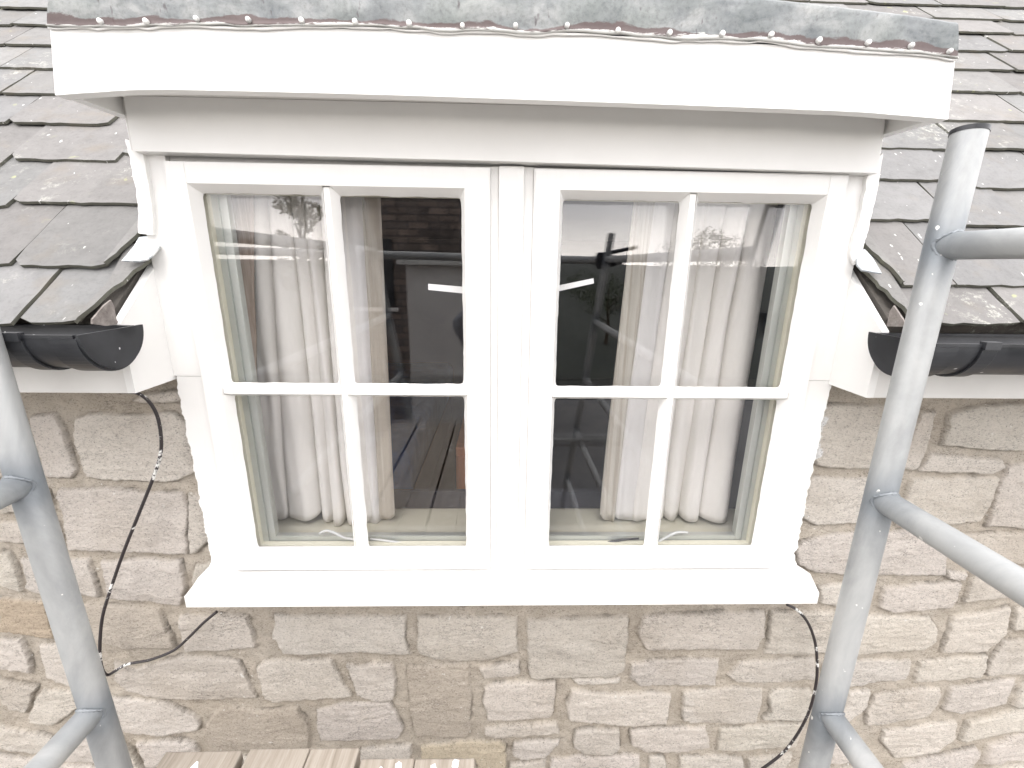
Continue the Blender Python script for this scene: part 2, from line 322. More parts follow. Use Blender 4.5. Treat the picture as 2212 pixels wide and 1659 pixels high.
# ------------------------------------------------------------------ stone wall (height field from the traced stones)
TAGS = {'a': (0, 1200), 'b': (1600, 1200), 'e': (800, 1200), 'c': (0, 600), 'd': (1600, 600)}
STONES = {
'a': [[(345,-10),(620,-30),(900,-5),(1100,10),(1130,100),(1130,380),(900,365),(420,345)],[(1125,10),(1225,10),(1255,120),(1275,280),(1170,375),(1137,372)],
 [(0,-20),(290,-10),(335,120),(0,135)],[(0,180),(345,165),(400,330),(0,305)],[(0,360),(60,370),(95,420),(145,605),(0,560)],
 [(130,390),(540,405),(612,635),(230,615),(165,590)],[(608,410),(900,400),(1085,412),(1112,500),(1112,640),(1095,685),(870,655),(660,640)],
 [(1150,535),(1180,440),(1230,430),(1300,400),(1315,460),(1290,520),(1220,550),(1155,548)],
 [(0,640),(270,655),(345,880),(0,830)],[(475,665),(960,700),(990,790),(1058,935),(800,948),(570,905)],
 [(1068,742),(1480,745),(1512,820),(1535,935),(1110,962),(1078,850)],
 [(0,880),(130,880),(172,960),(195,1090),(0,1060)],[(235,920),(520,905),(610,1130),(430,1160),(275,1120)],
 [(690,1012),(800,1060),(1100,985),(1440,1012),(1482,1100),(1545,1240),(1240,1252),(950,1240),(760,1200),(688,1120)],
 [(1540,1050),(1600,1012),(1990,1008),(2060,1130),(2115,1228),(1900,1240),(1640,1270),(1580,1240)],
 [(-20,1120),(230,1170),(165,1330),(60,1310),(-20,1230)],[(250,1185),(430,1200),(480,1290),(330,1400),(180,1390),(175,1330)],
 [(660,1235),(1000,1262),(1200,1355),(1192,1432),(980,1462),(740,1440)],
 [(1228,1390),(1330,1300),(1600,1312),(1780,1302),(1862,1390),(1865,1540),(1262,1562),(1238,1460)],
 [(820,1500),(1080,1490),(1170,1500),(1205,1560),(1150,1650),(880,1640)],[(350,1470),(540,1430),(605,1630),(400,1612)],
 [(700,1490),(790,1545),(880,1690),(720,1700)],[(-20,1400),(330,1480),(370,1590),(-20,1540)],[(-20,1575),(420,1630),(640,1650),(640,1730),(-20,1730)],
 [(700,1670),(1160,1680),(1150,1800),(700,1800)],[(1200,1590),(1600,1590),(1600,1760),(1200,1760)],[(1640,1590),(2000,1600),(2000,1740),(1640,1740)]],
'e': [[(-325,742),(475,745),(467,880),(502,978),(250,962),(-80,972),(-262,975),(-330,880)],
 [(110,1035),(200,1045),(390,1022),(400,1090),(416,1150),(405,1242),(300,1255),(170,1222),(142,1120)],
 [(470,1052),(650,1040),(852,1030),(860,1200),(867,1430),(840,1465),(700,1470),(520,1462),(490,1300)],
 [(540,745),(1130,745),(1140,850),(1146,960),(1000,1002),(870,1015),(640,1000),(540,972)],
 [(1198,765),(1400,758),(1810,745),(1800,900),(1782,1060),(1700,1112),(1212,1120),(1195,950)],
 [(-70,1312),(90,1265),(380,1262),(420,1340),(458,1420),(430,1480),(300,1488),(-35,1490),(-66,1420)],
 [(905,1055),(1150,1012),(1162,1085),(1110,1108),(940,1120)],[(938,1170),(1000,1150),(1200,1142),(1368,1140),(1365,1250),(1345,1350),(1060,1375),(960,1370),(932,1280)],
 [(1460,1125),(1752,1120),(1756,1150),(1500,1162)],[(1468,1190),(1700,1215),(1950,1200),(2057,1217),(2030,1390),(1830,1407),(1640,1388),(1445,1372),(1430,1280)],
 [(2135,1200),(2265,1212),(2242,1385),(2160,1392),(2115,1350)],[(945,1415),(1100,1400),(1370,1385),(1392,1450),(1000,1472),(942,1450)],
 [(1480,1440),(1560,1420),(1756,1420),(1752,1540),(1710,1572),(1530,1570),(1475,1540)],
 [(1808,1432),(1950,1420),(2270,1412),(2290,1530),(2150,1560),(1900,1562),(1822,1520)],
 [(1110,1500),(1200,1490),(1405,1490),(1360,1540),(1312,1592),(1160,1610),(1110,1582)],
 [(558,1522),(800,1495),(1040,1490),(1076,1522),(1070,1650),(900,1665),(880,1600),(556,1602)],
 [(190,1545),(498,1515),(502,1660),(200,1660)],[(1335,1602),(1500,1580),(1870,1580),(1870,1700),(1330,1700)],
 [(1930,1592),(2020,1582),(2042,1700),(1920,1700)],[(2105,1592),(2330,1602),(2300,1720),(2100,1720)],[(1088,1632),(1312,1612),(1300,1720),(1080,1720)],
 [(520,1690),(1050,1690),(1050,1800),(520,1800)]],
'b': [[(-80,742),(655,712),(645,860),(600,940),(300,947),(-60,945),(-105,860)],[(682,718),(1100,722),(1080,965),(657,976),(670,860)],
 [(1130,742),(1640,745),(1688,795),(1685,900),(1620,945),(1110,985)],[(-148,1035),(20,1010),(200,1000),(380,1012),(357,1160),(-90,1165),(-150,1130)],
 [(432,1105),(510,1022),(760,1012),(960,992),(968,1128),(640,1150),(480,1146)],[(1000,1022),(1530,1010),(1547,1040),(1500,1130),(1160,1170),(1010,1160)],
 [(1588,1012),(1990,980),(1992,1060),(1950,1110),(1550,1147)],[(2080,890),(2300,880),(2300,1092),(1980,1105),(2010,1000)],
 [(1780,762),(1950,722),(2132,690),(2100,850),(1990,960),(1712,970),(1748,860)],[(2155,700),(2320,640),(2320,840),(2130,835)],
 [(1370,575),(1700,545),(1842,532),(1800,640),(1760,690),(1430,727),(1340,702),(1350,620)],[(975,565),(1130,552),(1110,690),(990,672)],
 [(1905,480),(2300,450),(2300,605),(1850,665),(1870,600)],[(1740,477),(1872,482),(1850,527),(1745,522)],
 [(1000,262),(1220,237),(1500,232),(1752,250),(1762,290),(1735,505),(1150,500),(960,490),(852,442),(835,350),(870,300)],
 [(932,-88),(1290,-80),(1250,190),(960,202),(880,160),(862,60)],[(1440,60),(1690,195),(1445,207)],
 [(1540,-80),(2070,-85),(2040,0),(1950,185),(1700,205),(1440,207)],[(1790,260),(2300,240),(2300,430),(1862,445),(1782,390)],
 [(180,1195),(500,1180),(642,1186),(630,1300),(606,1382),(330,1392),(160,1380),(155,1290)],
 [(700,1190),(930,1180),(965,1260),(905,1372),(645,1366),(690,1312),(672,1230)],[(1150,1190),(1285,1187),(1270,1290),(1170,1370),(1080,1390)],
 [(1308,1222),(1600,1172),(1712,1180),(1690,1290),(1640,1352),(1262,1410),(1272,1300)],
 [(1770,1172),(2150,1120),(2160,1160),(2112,1262),(1830,1332),(1720,1310)],[(2200,1150),(2320,1130),(2320,1280),(2142,1292)],
 [(382,1422),(600,1402),(905,1385),(842,1530),(480,1556),(368,1555)],[(150,1592),(340,1577),(530,1602),(545,1700),(132,1700)],
 [(558,1602),(835,1572),(740,1720),(560,1720)],[(1095,1432),(1220,1512),(1255,1602),(1030,1642)],
 [(1370,1430),(1812,1380),(1802,1480),(1700,1562),(1425,1602),(1352,1500)],[(1870,1380),(2320,1275),(2320,1400),(1850,1502),(1820,1490)],
 [(1480,1632),(1922,1532),(1952,1570),(1850,1720),(1470,1720)],[(1992,1530),(2230,1432),(2320,1430),(2320,1600),(1952,1642)],[(2000,1662),(2320,1610),(2320,1780),(1950,1780)],
 [(880,1640),(1250,1640),(1240,1760),(860,1760)]],
'c': [[(440,1032),(560,1002),(830,1010),(1050,1000),(1130,1062),(1190,1350),(1060,1420),(700,1412),(520,1382),(440,1180)],
 [(180,1022),(335,1005),(385,1100),(462,1345),(430,1397),(270,1390)],[(780,935),(900,885),(1110,862),(1120,922),(1000,950),(850,952)],
 [(-40,1000),(110,1010),(170,1390),(-40,1400)]],
'd': [[(988,955),(1200,945),(1400,960),(1350,1250),(1300,1342),(1050,1340),(962,1322),(935,1270),(960,1100)],
 [(1590,1000),(1685,982),(1640,1185),(1565,1340),(1440,1345)],[(1762,1000),(1900,962),(2300,942),(2300,1242),(1850,1215),(1702,1195),(1742,1100)],
 [(1645,1242),(1800,1262),(2070,1272),(2092,1320),(2000,1372),(1560,1352)],[(2102,1322),(2320,1290),(2320,1700),(1985,1690),(2012,1560)]]}
CREAMY = {('a', 8): (.47, .39, .30), ('a', 18): (.45, .40, .34), ('e', 2): (.46, .41, .35), ('e', 15): (.56, .49, .38), ('e', 4): (.55, .51, .455),
          ('a', 9): (.49, .44, .38), ('b', 18): (.55, .50, .44), ('b', 3): (.53, .49, .45)}
polys = []
for k, lst in STONES.items():
    ox, oy = TAGS[k]
    for i, pl in enumerate(lst):
        P = [at((ox+x*900/2212)*.8848, (oy+y*900/2212)*.8848, 0) for x, y in pl]
        col = CREAMY.get((k, i))
        if col is None:
            b = random.uniform(.565, .63); col = (b, b*random.uniform(.918, .936), b*random.uniform(.82, .855))
        polys.append(([(p.x, p.z) for p in P], col))
# plain coursed stones past the edges of the photograph
def inside_frame(x, z):
    q = Vector((x, 0, z))-CAM_P; d = q.dot(fw); px = CX+FPX*q.dot(rt)/d; py = CY-FPX*q.dot(up)/d
    return -70 < px < 2282 and py < 1690
z = 2.0
while z < 3.7:
    h = random.uniform(.07, .13); x = -2.4
    while x < 2.45:
        wd = random.uniform(.11, .28)
        if not any(inside_frame(a, b) for a in (x, x+wd) for b in (z, z+h)):
            b = random.uniform(.50, .565)
            polys.append(([(x+.008, z+.008), (x+wd-.008, z+.008), (x+wd-.008, z+h-.008), (x+.008, z+h-.008)], (b, b*.91, b*.81)))
        x += wd
    z += h
gx = np.concatenate([np.arange(-2.4, -1.3, .014), np.arange(-1.3, 1.36, .0030), np.arange(1.36, 2.45, .014), [2.45]])
gz = np.concatenate([np.arange(2.0, 2.66, .014), np.arange(2.66, 3.775, .0030), [3.775]])
nx = len(gx)-1; nz_ = len(gz)-1
X, Z = np.meshgrid(gx, gz)
Xw = X+.0045*fbm(X*28, Z*28, 3, 3)+.0025*fbm(X*130, Z*130, 8, 2); Zw = Z+.004*fbm(X*28, Z*28, 5, 3)+.0025*fbm(X*130, Z*130, 9, 2)
H = np.full(X.shape, -1e3); colr = np.zeros(X.shape+(3,)); sid = np.zeros(X.shape, int)-1
for si, (pl, col) in enumerate(polys):
    xs = [p[0] for p in pl]; zs = [p[1] for p in pl]; mgn = .03
    i0, i1 = np.searchsorted(gx, (min(xs)-mgn, max(xs)+mgn)); j0, j1 = np.searchsorted(gz, (min(zs)-mgn, max(zs)+mgn))
    if i0 >= i1 or j0 >= j1: continue
    xx = Xw[j0:j1, i0:i1]; zz = Zw[j0:j1, i0:i1]
    d = np.full(xx.shape, 1e9); ins = np.zeros(xx.shape, bool); n = len(pl)
    for a in range(n):
        (x0, z0), (x1, z1) = pl[a], pl[(a+1) % n]
        dx, dz = x1-x0, z1-z0; tt = np.clip(((xx-x0)*dx+(zz-z0)*dz)/(dx*dx+dz*dz+1e-12), 0, 1)
        d = np.minimum(d, np.hypot(xx-x0-tt*dx, zz-z0-tt*dz))
        cond = ((z0 > zz) != (z1 > zz)); ins ^= cond & (xx < (x1-x0)*(zz-z0)/((z1-z0) if abs(z1-z0) > 1e-9 else 1e-9)+x0)
    d = np.where(ins, d, -d)
    sub = H[j0:j1, i0:i1]; mk = d > sub; sub[mk] = d[mk]
    colr[j0:j1, i0:i1][mk] = col; sid[j0:j1, i0:i1][mk] = si
D = np.clip(H, -.05, .2)
face = np.clip((D+.001)/.0042, 0, 1); face = face*face*(3-2*face)
rnd = np.array([random.uniform(-1, 1) for _ in polys]); tilt = np.array([random.uniform(-1, 1) for _ in polys])
off = np.where(sid >= 0, rnd[sid]*.0015+.0035, 0)
ff = fbm(X*17, Z*30, 21, 6); ridge = np.abs(fbm(X*9+ff*.6, Z*24, 31, 6)); fine = np.abs(fbm(X*70, Z*110, 41, 3))
chip = np.floor((fbm(X*13+sid*3.1+ff*.3, Z*20, 51, 6)+1)*4.5)/4.5
hs = off+.0015*np.sqrt(np.clip(D, 0, .03)/.03)+ff*.0018+chip*.0028-ridge*.0045-fine*.0022
hm = -.0045+fbm(X*60, Z*60, 61, 4)*.003+fbm(X*14, Z*14, 66, 3)*.003
Yv = -(hs*face+hm*(1-face))
# rough deep bedding below the eaves and beside the frame
mort = np.array([.485, .435, .37])+np.clip(fbm(X*20, Z*20, 71, 4), -1, 1)[..., None]*.05
rub = fbm(X*45, Z*45, 75, 4)[..., None]
mort = mort*(1+.12*rub)
C = colr*(1+.05*fbm(X*8, Z*12, 81, 4)[..., None])
fc = np.clip((D+.001)/.004, 0, 1)[..., None]
C = C*fc+mort*(1-fc)
Yv = Yv+.003*np.exp(-((D+.0005)/.0022)**2)*np.clip(.35+1.5*fbm(X*22, Z*22, 99, 3), 0, 1)
gap = np.exp(-((D+.0005)/.0019)**2)*np.clip(.35+1.5*fbm(X*22, Z*22, 99, 3), 0, 1)   # open joint edge, its thin shadow painted into the stone colour
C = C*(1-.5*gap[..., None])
# splashes of white paint along the window frame
sp = ((np.minimum(np.abs(X+.652), np.abs(X-.70)) < .012*(.2+np.clip(fbm(X*25, Z*25, 91, 6)*1.6+.25+.5*fbm(X*120, Z*120, 95, 2), 0, 2))) & (Z > 3.30))
C[sp] = (.76, .76, .75)
Yc = Yv.ravel(); vs = np.stack([X.ravel(), Yc, Z.ravel()], 1)
idx = np.arange((nx+1)*(nz_+1)).reshape(nz_+1, nx+1)
qa = np.stack([idx[:-1, :-1], idx[:-1, 1:], idx[1:, 1:], idx[1:, :-1]], -1)
cxm = (X[:-1, :-1]+X[1:, 1:])/2; czm = (Z[:-1, :-1]+Z[1:, 1:])/2
keep = ~((cxm > -.635) & (cxm < .665) & (czm > 3.285))
qa = qa[keep].reshape(-1, 4)
used_v = np.unique(qa); remap = -np.ones(len(vs), int); remap[used_v] = np.arange(len(used_v))
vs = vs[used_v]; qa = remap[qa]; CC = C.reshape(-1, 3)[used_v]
me = bpy.data.meshes.new('stone_wall'); nb = len(vs)
# thickness behind and the plain lower wall in the same mesh
extra_v = []; extra_f = []
def eb(a, b):
    o = nb+len(extra_v)
    for zz in (a[2], b[2]):
        for yy in (a[1], b[1]):
            for xx in (a[0], b[0]): extra_v.append((xx, yy, zz))
    for f in ((0, 1, 3, 2), (4, 6, 7, 5), (0, 4, 5, 1), (2, 3, 7, 6), (0, 2, 6, 4), (1, 5, 7, 3)): extra_f.append(tuple(o+i for i in f))
eb((-7, .02, 0), (7, .3, 3.28)); eb((-7, .02, 3.28), (-.635, .3, 3.765)); eb((.665, .02, 3.28), (7, .3, 3.765))
eb((-7, -.01, 0), (7, .02, 2.0)); eb((-7, -.01, 2.0), (-2.4, .02, 3.765)); eb((2.45, -.01, 2.0), (7, .02, 3.765))
av = np.vstack([vs, np.array(extra_v)]); CC = np.vstack([CC, np.tile([.41, .375, .33], (len(extra_v), 1))])
me.vertices.add(len(av)); me.vertices.foreach_set('co', av.astype(np.float32).ravel())
af = np.vstack([qa, np.array(extra_f)]); nf = len(af)
me.loops.add(nf*4); me.loops.foreach_set('vertex_index', af.ravel().astype(np.int32))
me.polygons.add(nf); me.polygons.foreach_set('loop_start', (np.arange(nf)*4).astype(np.int32)); me.polygons.foreach_set('loop_total', np.full(nf, 4, np.int32))
me.update(calc_edges=True); me.validate()
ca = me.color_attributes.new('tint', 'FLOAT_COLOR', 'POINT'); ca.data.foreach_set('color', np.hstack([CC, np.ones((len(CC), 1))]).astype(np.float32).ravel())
sm = np.zeros(nf, bool); sm[:len(qa)] = True; me.polygons.foreach_set('use_smooth', sm)
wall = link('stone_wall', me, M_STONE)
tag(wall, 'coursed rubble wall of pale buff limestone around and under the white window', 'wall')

# ------------------------------------------------------------------ slate roof
A42 = R(42); RN = Vector((0, -math.sin(A42), math.cos(A42))); RU = Vector((0, math.cos(A42), math.sin(A42))); RE = Vector((0, -.145, 3.885))
def roofp(x, s, h=0): return Vector((x, 0, 0))+RE+RU*s+RN*h
sv, sf, sc = [], [], []
def slate(xl0, xr0, xl1, xr1, s0, s1, h0, h1, th=.006, cut=None, rag=.003):
    """slate with lower edge s0 from xl0 to xr0 and upper edge s1 from xl1 to xr1"""
    n = max(4, int((xr0-xl0)/.02)); low = []
    for i in range(n+1):
        x = xl0+(xr0-xl0)*i/n; low.append((x, s0+random.uniform(-rag, rag)*(1 if 0 < i < n else .3)))
    k = random.uniform(.004, .02) if random.random() < .4 else 0
    low[0] = (low[0][0]+random.uniform(0, k*.5), low[0][1]+k); low[-1] = (low[-1][0], low[-1][1]+random.uniform(0, .008))
    rgt = [(xr0+(xr1-xr0)*t+random.uniform(-.0015, .0015), s0+(s1-s0)*t) for t in (.2, .4, .6, .8)]
    lft = [(xl0+(xl1-xl0)*t+random.uniform(-.0015, .0015), s0+(s1-s0)*t) for t in (.8, .6, .4, .2)]
    pl = low+rgt+[(xr1, s1), (xl1, s1)]+lft
    if cut: pl = cut(pl)
    hh = lambda s: h0+(h1-h0)*(s-s0)/(s1-s0)
    o = len(sv); m_ = len(pl); tw = random.uniform(-.002, .002)
    for x, s in pl: sv.append(roofp(x, s, hh(s)+tw))
    for x, s in pl: sv.append(roofp(x, s, hh(s)+tw-th))
    sf.append(tuple(o+i for i in range(m_))); sf.append(tuple(o+m_+i for i in reversed(range(m_))))
    for i in range(m_): sf.append((o+i, o+m_+i, o+m_+(i+1) % m_, o+(i+1) % m_))
    b = random.uniform(.185, .24); t_ = random.choice([(1, .985, .96), (.99, .985, .98), (1, .97, .945), (.985, .985, .97)])
    c_ = (b*t_[0], b*t_[1], b*t_[2])
    ed = (b*.62, b*.62, b*.52)
    sc.append(c_); sc.append(ed); sc.extend([ed]*m_)
def course(side, xe, s0, s1, joints, sl=0.0, lim=3.0, wmean=.26):
    """side -1: runs left from xe, side 1 right. joints: known joint x, continued at random"""
    js = [xe]+list(joints); 
    while abs(js[-1]) < lim: js.append(js[-1]+side*random.uniform(wmean*.65, wmean*1.3))
    for a, b in zip(js[:-1], js[1:]):
        l, r = min(a, b), max(a, b); g_ = random.uniform(.0012, .003)
        sag = -min(.07, max(sl, .5*s0*s0)*max(0, abs((l+r)/2)-.71))
        dd = random.uniform(-.004, .004)
        slate(l+g_, r-g_, l+g_, r-g_, s0+sag+dd, s1+sag+.055, .0125, .001, rag=.0022)
Lc = [(-.705, 0.0, .14, [-.805, -.97]), (-.72, .14, .325, [-.893]), (-.69, .325, .508, [-1.0]), (-.69, .508, .69, [-.86, -1.10]),
      (-.69, .69, .835, [-.95, -1.19]), (-.69, .835, .98, [-.97, -1.13, -1.285]), (-.69, .98, 1.12, [-.93, -1.16, -1.375]), (-.69, 1.12, 1.26, [-.98, -1.2, -1.45]),
      (-.69, 1.26, 1.39, [-.9, -1.18, -1.515])]
Rc = [(.735, .02, .118, [.93, 1.12]), (.755, .118, .315, [.862, 1.06]), (.72, .315, .488, [.967, 1.13]), (.72, .488, .666, [.86, 1.075, 1.31]),
      (.72, .666, .81, [.92, 1.16, 1.349]), (.72, .81, .97, [.9, 1.18, 1.433]), (.72, .97, 1.12, [.93, 1.24, 1.505]), (.72, 1.12, 1.26, [.97, 1.3, 1.58]),
      (.72, 1.26, 1.40, [.9, 1.15, 1.42, 1.65])]
def behind(xe, s0, j, sd):   # above the dormer the courses run on across the house
    if s0 < .62: return xe, j
    o_ = .07*(int(s0*50) % 3)
    return .02, [sd*(a+o_) for a in (.18, .42)]+[v for v in j if abs(v) > .6+o_]
for xe, s0, s1, j in Lc:
    x0_, j_ = behind(xe, s0, j, -1); course(-1, x0_, s0, s1, j_, 0 if x0_ == .02 else .5*s0*s0)
for xe, s0, s1, j in Rc:
    x0_, j_ = behind(xe, s0, j, 1); course(1, x0_, s0, s1, j_, 0 if x0_ == .02 else .5*s0*s0)
s = 1.39
while s < 3.0:
    course(-1, 0.02, s, s+.135, [], .5*s*s); s += .135
s = 1.40
while s < 3.0:
    js = []
    course(1, 0.02, s, s+.13, js, .5*s*s, wmean=.22); s += .13
# deck under the slates
o = len(sv)
for (a, b, s0, s1) in ((-3.2, -.68, .03, 3.1), (.71, 3.2, .05, 3.1), (-.68, .71, .66, 3.1)):
    o = len(sv)
    for h in (-.008, -.06):
        for x, s in ((a, s0), (b, s0), (b, s1), (a, s1)): sv.append(roofp(x, s, h))
    for f in ((0, 1, 2, 3), (7, 6, 5, 4), (0, 4, 5, 1), (1, 5, 6, 2), (2, 6, 7, 3), (3, 7, 4, 0)): sf.append(tuple(o+i for i in f)); sc.append((.12, .11, .10))
# verge slates: trimmed pieces beside the dormer cheeks
def verge(pts, h0, h1, col=.22, th=.007):
    o = len(sv); n = len(pts); smin = min(p[1] for p in pts); smax = max(p[1] for p in pts)
    for dh in (0, -th):
        for x, s in pts: sv.append(roofp(x, s, h0+(h1-h0)*(s-smin)/(smax-smin)+dh))
    sf.append(tuple(range(o, o+n))); sf.append(tuple(range(o+2*n-1, o+n-1, -1)))
    for i in range(n): sf.append((o+i, o+n+i, o+n+(i+1) % n, o+(i+1) % n))
    sc.extend([(col, col*.98, col*.95)]+[(col*.62, col*.62, col*.52)]*(n+1))
def ragged(a, b, n=14, r=.003): return [(a[0]+(b[0]-a[0])*i/n+random.uniform(-r, r), a[1]+(b[1]-a[1])*i/n+random.uniform(-r, r)) for i in range(n+1)]
verge(ragged((-.705, -.001), (-.650, .205))+[(-.72, .21), (-.70, .10), (-.706, .05)], .017, .004, .23)
verge([(-.722, .141)]+ragged((-.718, .140), (-.703, .25), 8)+ragged((-.703, .25), (-.66, .30), 5)+[(-.66, .40), (-.725, .40)], .019, .004, .23)
verge([(.738, .02)]+ragged((.735, .02), (.700, .18), 12)[::1]+[(.70, .21), (.76, .21)], .017, .004, .22)
verge([(.757, .12)]+ragged((.755, .122), (.735, .24), 8)+[(.70, .27), (.70, .38), (.76, .38)], .019, .004, .225)
me = bpy.data.meshes.new('slate_roof'); me.from_pydata([tuple(v) for v in sv], [], sf); me.update()
ca = me.color_attributes.new('tint', 'FLOAT_COLOR', 'CORNER'); arr = []
for p, c_ in zip(me.polygons, sc): arr.extend([(*c_, 1)]*p.loop_total)
ca.data.foreach_set('color', np.array(arr, np.float32).ravel())
roof = link('slate_roof', me, M_SLATE)
tag(roof, 'weathered grey stone slate roof sloping up on both sides of the dormer', 'roof')
# lead soakers tucked under the verge slates
M_SOAK = new_mat('painted_lead_piece', (.42, .44, .46), .5, .3); g = G(M_SOAK)
g.base(g.mix(g.ramp(g.noise(22, 5, .7), (.5, 0), (.56, 1)), (.40, .43, .45), (.74, .74, .73))); g.bump(g.noise(14, 3), .8, .01)
def soaker(pix, h, th=.003):
    P = [onp(x, y, RE+RN*h, RN) for x, y in pix]; bm = bmesh.new(); prism(bm, P, -RN*th)
    bm_obj('lead_soaker', bm, M_SOAK, roof)
soaker([(300, 512), (334, 508), (338, 520), (345, 532), (332, 548), (318, 560), (300, 564), (262, 563), (275, 548), (290, 530)], .024)
soaker([(1868, 538), (1885, 556), (1905, 590), (1890, 588), (1862, 583), (1852, 572), (1850, 555), (1856, 542)], .024)

# ------------------------------------------------------------------ dormer
dm = empty('dormer', (.02, -.05, 4.2), 'white painted dormer surround with deep fascia, lead capped flat roof and frieze above the window', 'dormer')
FY = -.14
fT = [at(x, y, FY) for x, y in ((108, 57), (300, 52), (540, 57), (960, 67), (1248, 73), (1416, 84), (1776, 102), (1930, 112), (2064, 124))]
fB = [at(x, y, FY) for x, y in ((119, 206), (200, 200), (360, 194), (796, 204), (1104, 214), (1416, 225), (1811, 240), (1930, 248), (2048, 258))]
def strip_solid(name, top, bot, th, mat, parent, n=8, bevel=.002):
    T = catmull(top, n); B = catmull(bot, n); bm = bmesh.new(); k = min(len(T), len(B)); dv = Vector((0, th, 0))
    rows = [[bm.verts.new(p) for p in T[:k]], [bm.verts.new(p) for p in B[:k]], [bm.verts.new(p+dv) for p in B[:k]], [bm.verts.new(p+dv) for p in T[:k]]]
    for a, b in ((0, 1), (1, 2), (2, 3), (3, 0)):
        for i in range(k-1): bm.faces.new((rows[a][i], rows[b][i], rows[b][i+1], rows[a][i+1]))
    bm.faces.new([r[0] for r in rows]); bm.faces.new([r[-1] for r in rows][::-1])
    return bm_obj(name, bm, mat, parent, True, bevel)
strip_solid('fascia_board', fT, fB, .02, M_WH, dm)
bm = bmesh.new()  # side boards running back up to the roof
for xs, zb, zt, sgn in ((fB[0].x+.002, fB[0].z+.001, fT[0].z, 1), (fB[-1].x-.002, fB[-1].z+.001, fT[-1].z, -1)):
    x2 = xs+sgn*.02
    vs_ = [Vector((xs, FY+.0205, zb)), Vector((xs, .75, zb+.02)), Vector((xs, .75, zt)), Vector((xs, FY+.0205, zt))]
    b_ = bmesh.new(); prism(b_, vs_, (x2-xs, 0, 0)); bm_obj('side_board', b_, M_WH, dm)
bm.free()
bm = bmesh.new(); box(bm, (fB[0].x+.023, -.118, 4.262), (fB[-1].x-.023, .9, 4.272)); bm_obj('soffit', bm, M_OFF, dm)
# frieze board
fzT = [at(x, y, -.05)+Vector((0, 0, .012)) for x, y in ((251, 209), (1104, 222), (1926, 262))]
fzB = [at(x, y, -.05) for x, y in ((287, 326), (840, 337), (1104, 345), (1500, 358), (1897, 374))]
bm = bmesh.new(); zT = 4.2615
def fz_x(t): return fzT[0].x*(1-t)+fzT[-1].x*t
zb0 = sum(p.z for p in fzB)/len(fzB)
a0, a1 = at(287, 326, -.05), at(1897, 374, -.05)
xL, xR = at(252, 215, -.05).x, at(1925, 262, -.05).x
prism(bm, [Vector((a0.x, -.05, a0.z)), Vector((.0, -.05, zb0-.0005)), Vector((a1.x, -.05, a1.z)), Vector((xR-.012, -.05, zT)), Vector((xL+.012, -.05, zT))], (0, .03, 0))
bm_obj('frieze_board', bm, M_WH, dm, bevel=.0015)
bm = bmesh.new(); box(bm, (xL, -.040, 4.182), (a0.x-.0005+.012, -.021, zT-.001)); bm_obj('corner_board', bm, M_OFF, dm, bevel=.001)
bm = bmesh.new(); box(bm, (a1.x-.012, -.040, 4.172), (xR, -.021, zT-.001)); bm_obj('corner_board', bm, M_OFF, dm, bevel=.001)
for sgn, xx, zb in ((-1, -.6385, 3.772), (1, .6725, 3.772)):
    bm = bmesh.new(); box(bm, (xx-.012, .0005, zb), (xx+.012, 1.15, 4.26)); bm_obj('cheek', bm, M_OFF, dm)
# painted flashing strips down the front corners
def wavy_strip(pl, pr, Y, n, th, mat, name, parent, amp=.0015):
    Lp = catmull([at(x, y, Y) for x, y in pl], n); Rp = catmull([at(x, y, Y) for x, y in pr], n); k = min(len(Lp), len(Rp)); bm = bmesh.new(); rows = []
    for i in range(k):
        a = Lp[i]+Vector((random.uniform(-amp, amp), 0, 0)); b = Rp[i]+Vector((random.uniform(-amp, amp)*.5, 0, 0))
        mid = (a+b)/2+Vector((0, random.uniform(-.0015, .0005)-.001, 0))
        rows.append([bm.verts.new(v) for v in (a+Vector((0, th, 0)), a, mid, b, b+Vector((0, th, 0)))])
    for i in range(k-1):
        for j in range(4): bm.faces.new((rows[i][j], rows[i+1][j], rows[i+1][j+1], rows[i][j+1]))
    bm.faces.new(rows[0]); bm.faces.new(rows[-1][::-1])
    return bm_obj(name, bm, mat, parent, True)
wavy_strip([(270, 300), (280, 340), (293, 410), (298, 460), (299, 504)], [(306, 318), (312, 350), (323, 410), (329, 460), (330, 508)], -.030, 5, .03, M_WV, 'corner_flashing', dm)
wavy_strip([(1876, 372), (1868, 420), (1858, 470), (1845, 510), (1838, 545), (1846, 572)], [(1908, 330), (1898, 400), (1884, 460), (1875, 500), (1866, 530), (1862, 560)], -.030, 5, .03, M_WV, 'corner_flashing', dm)
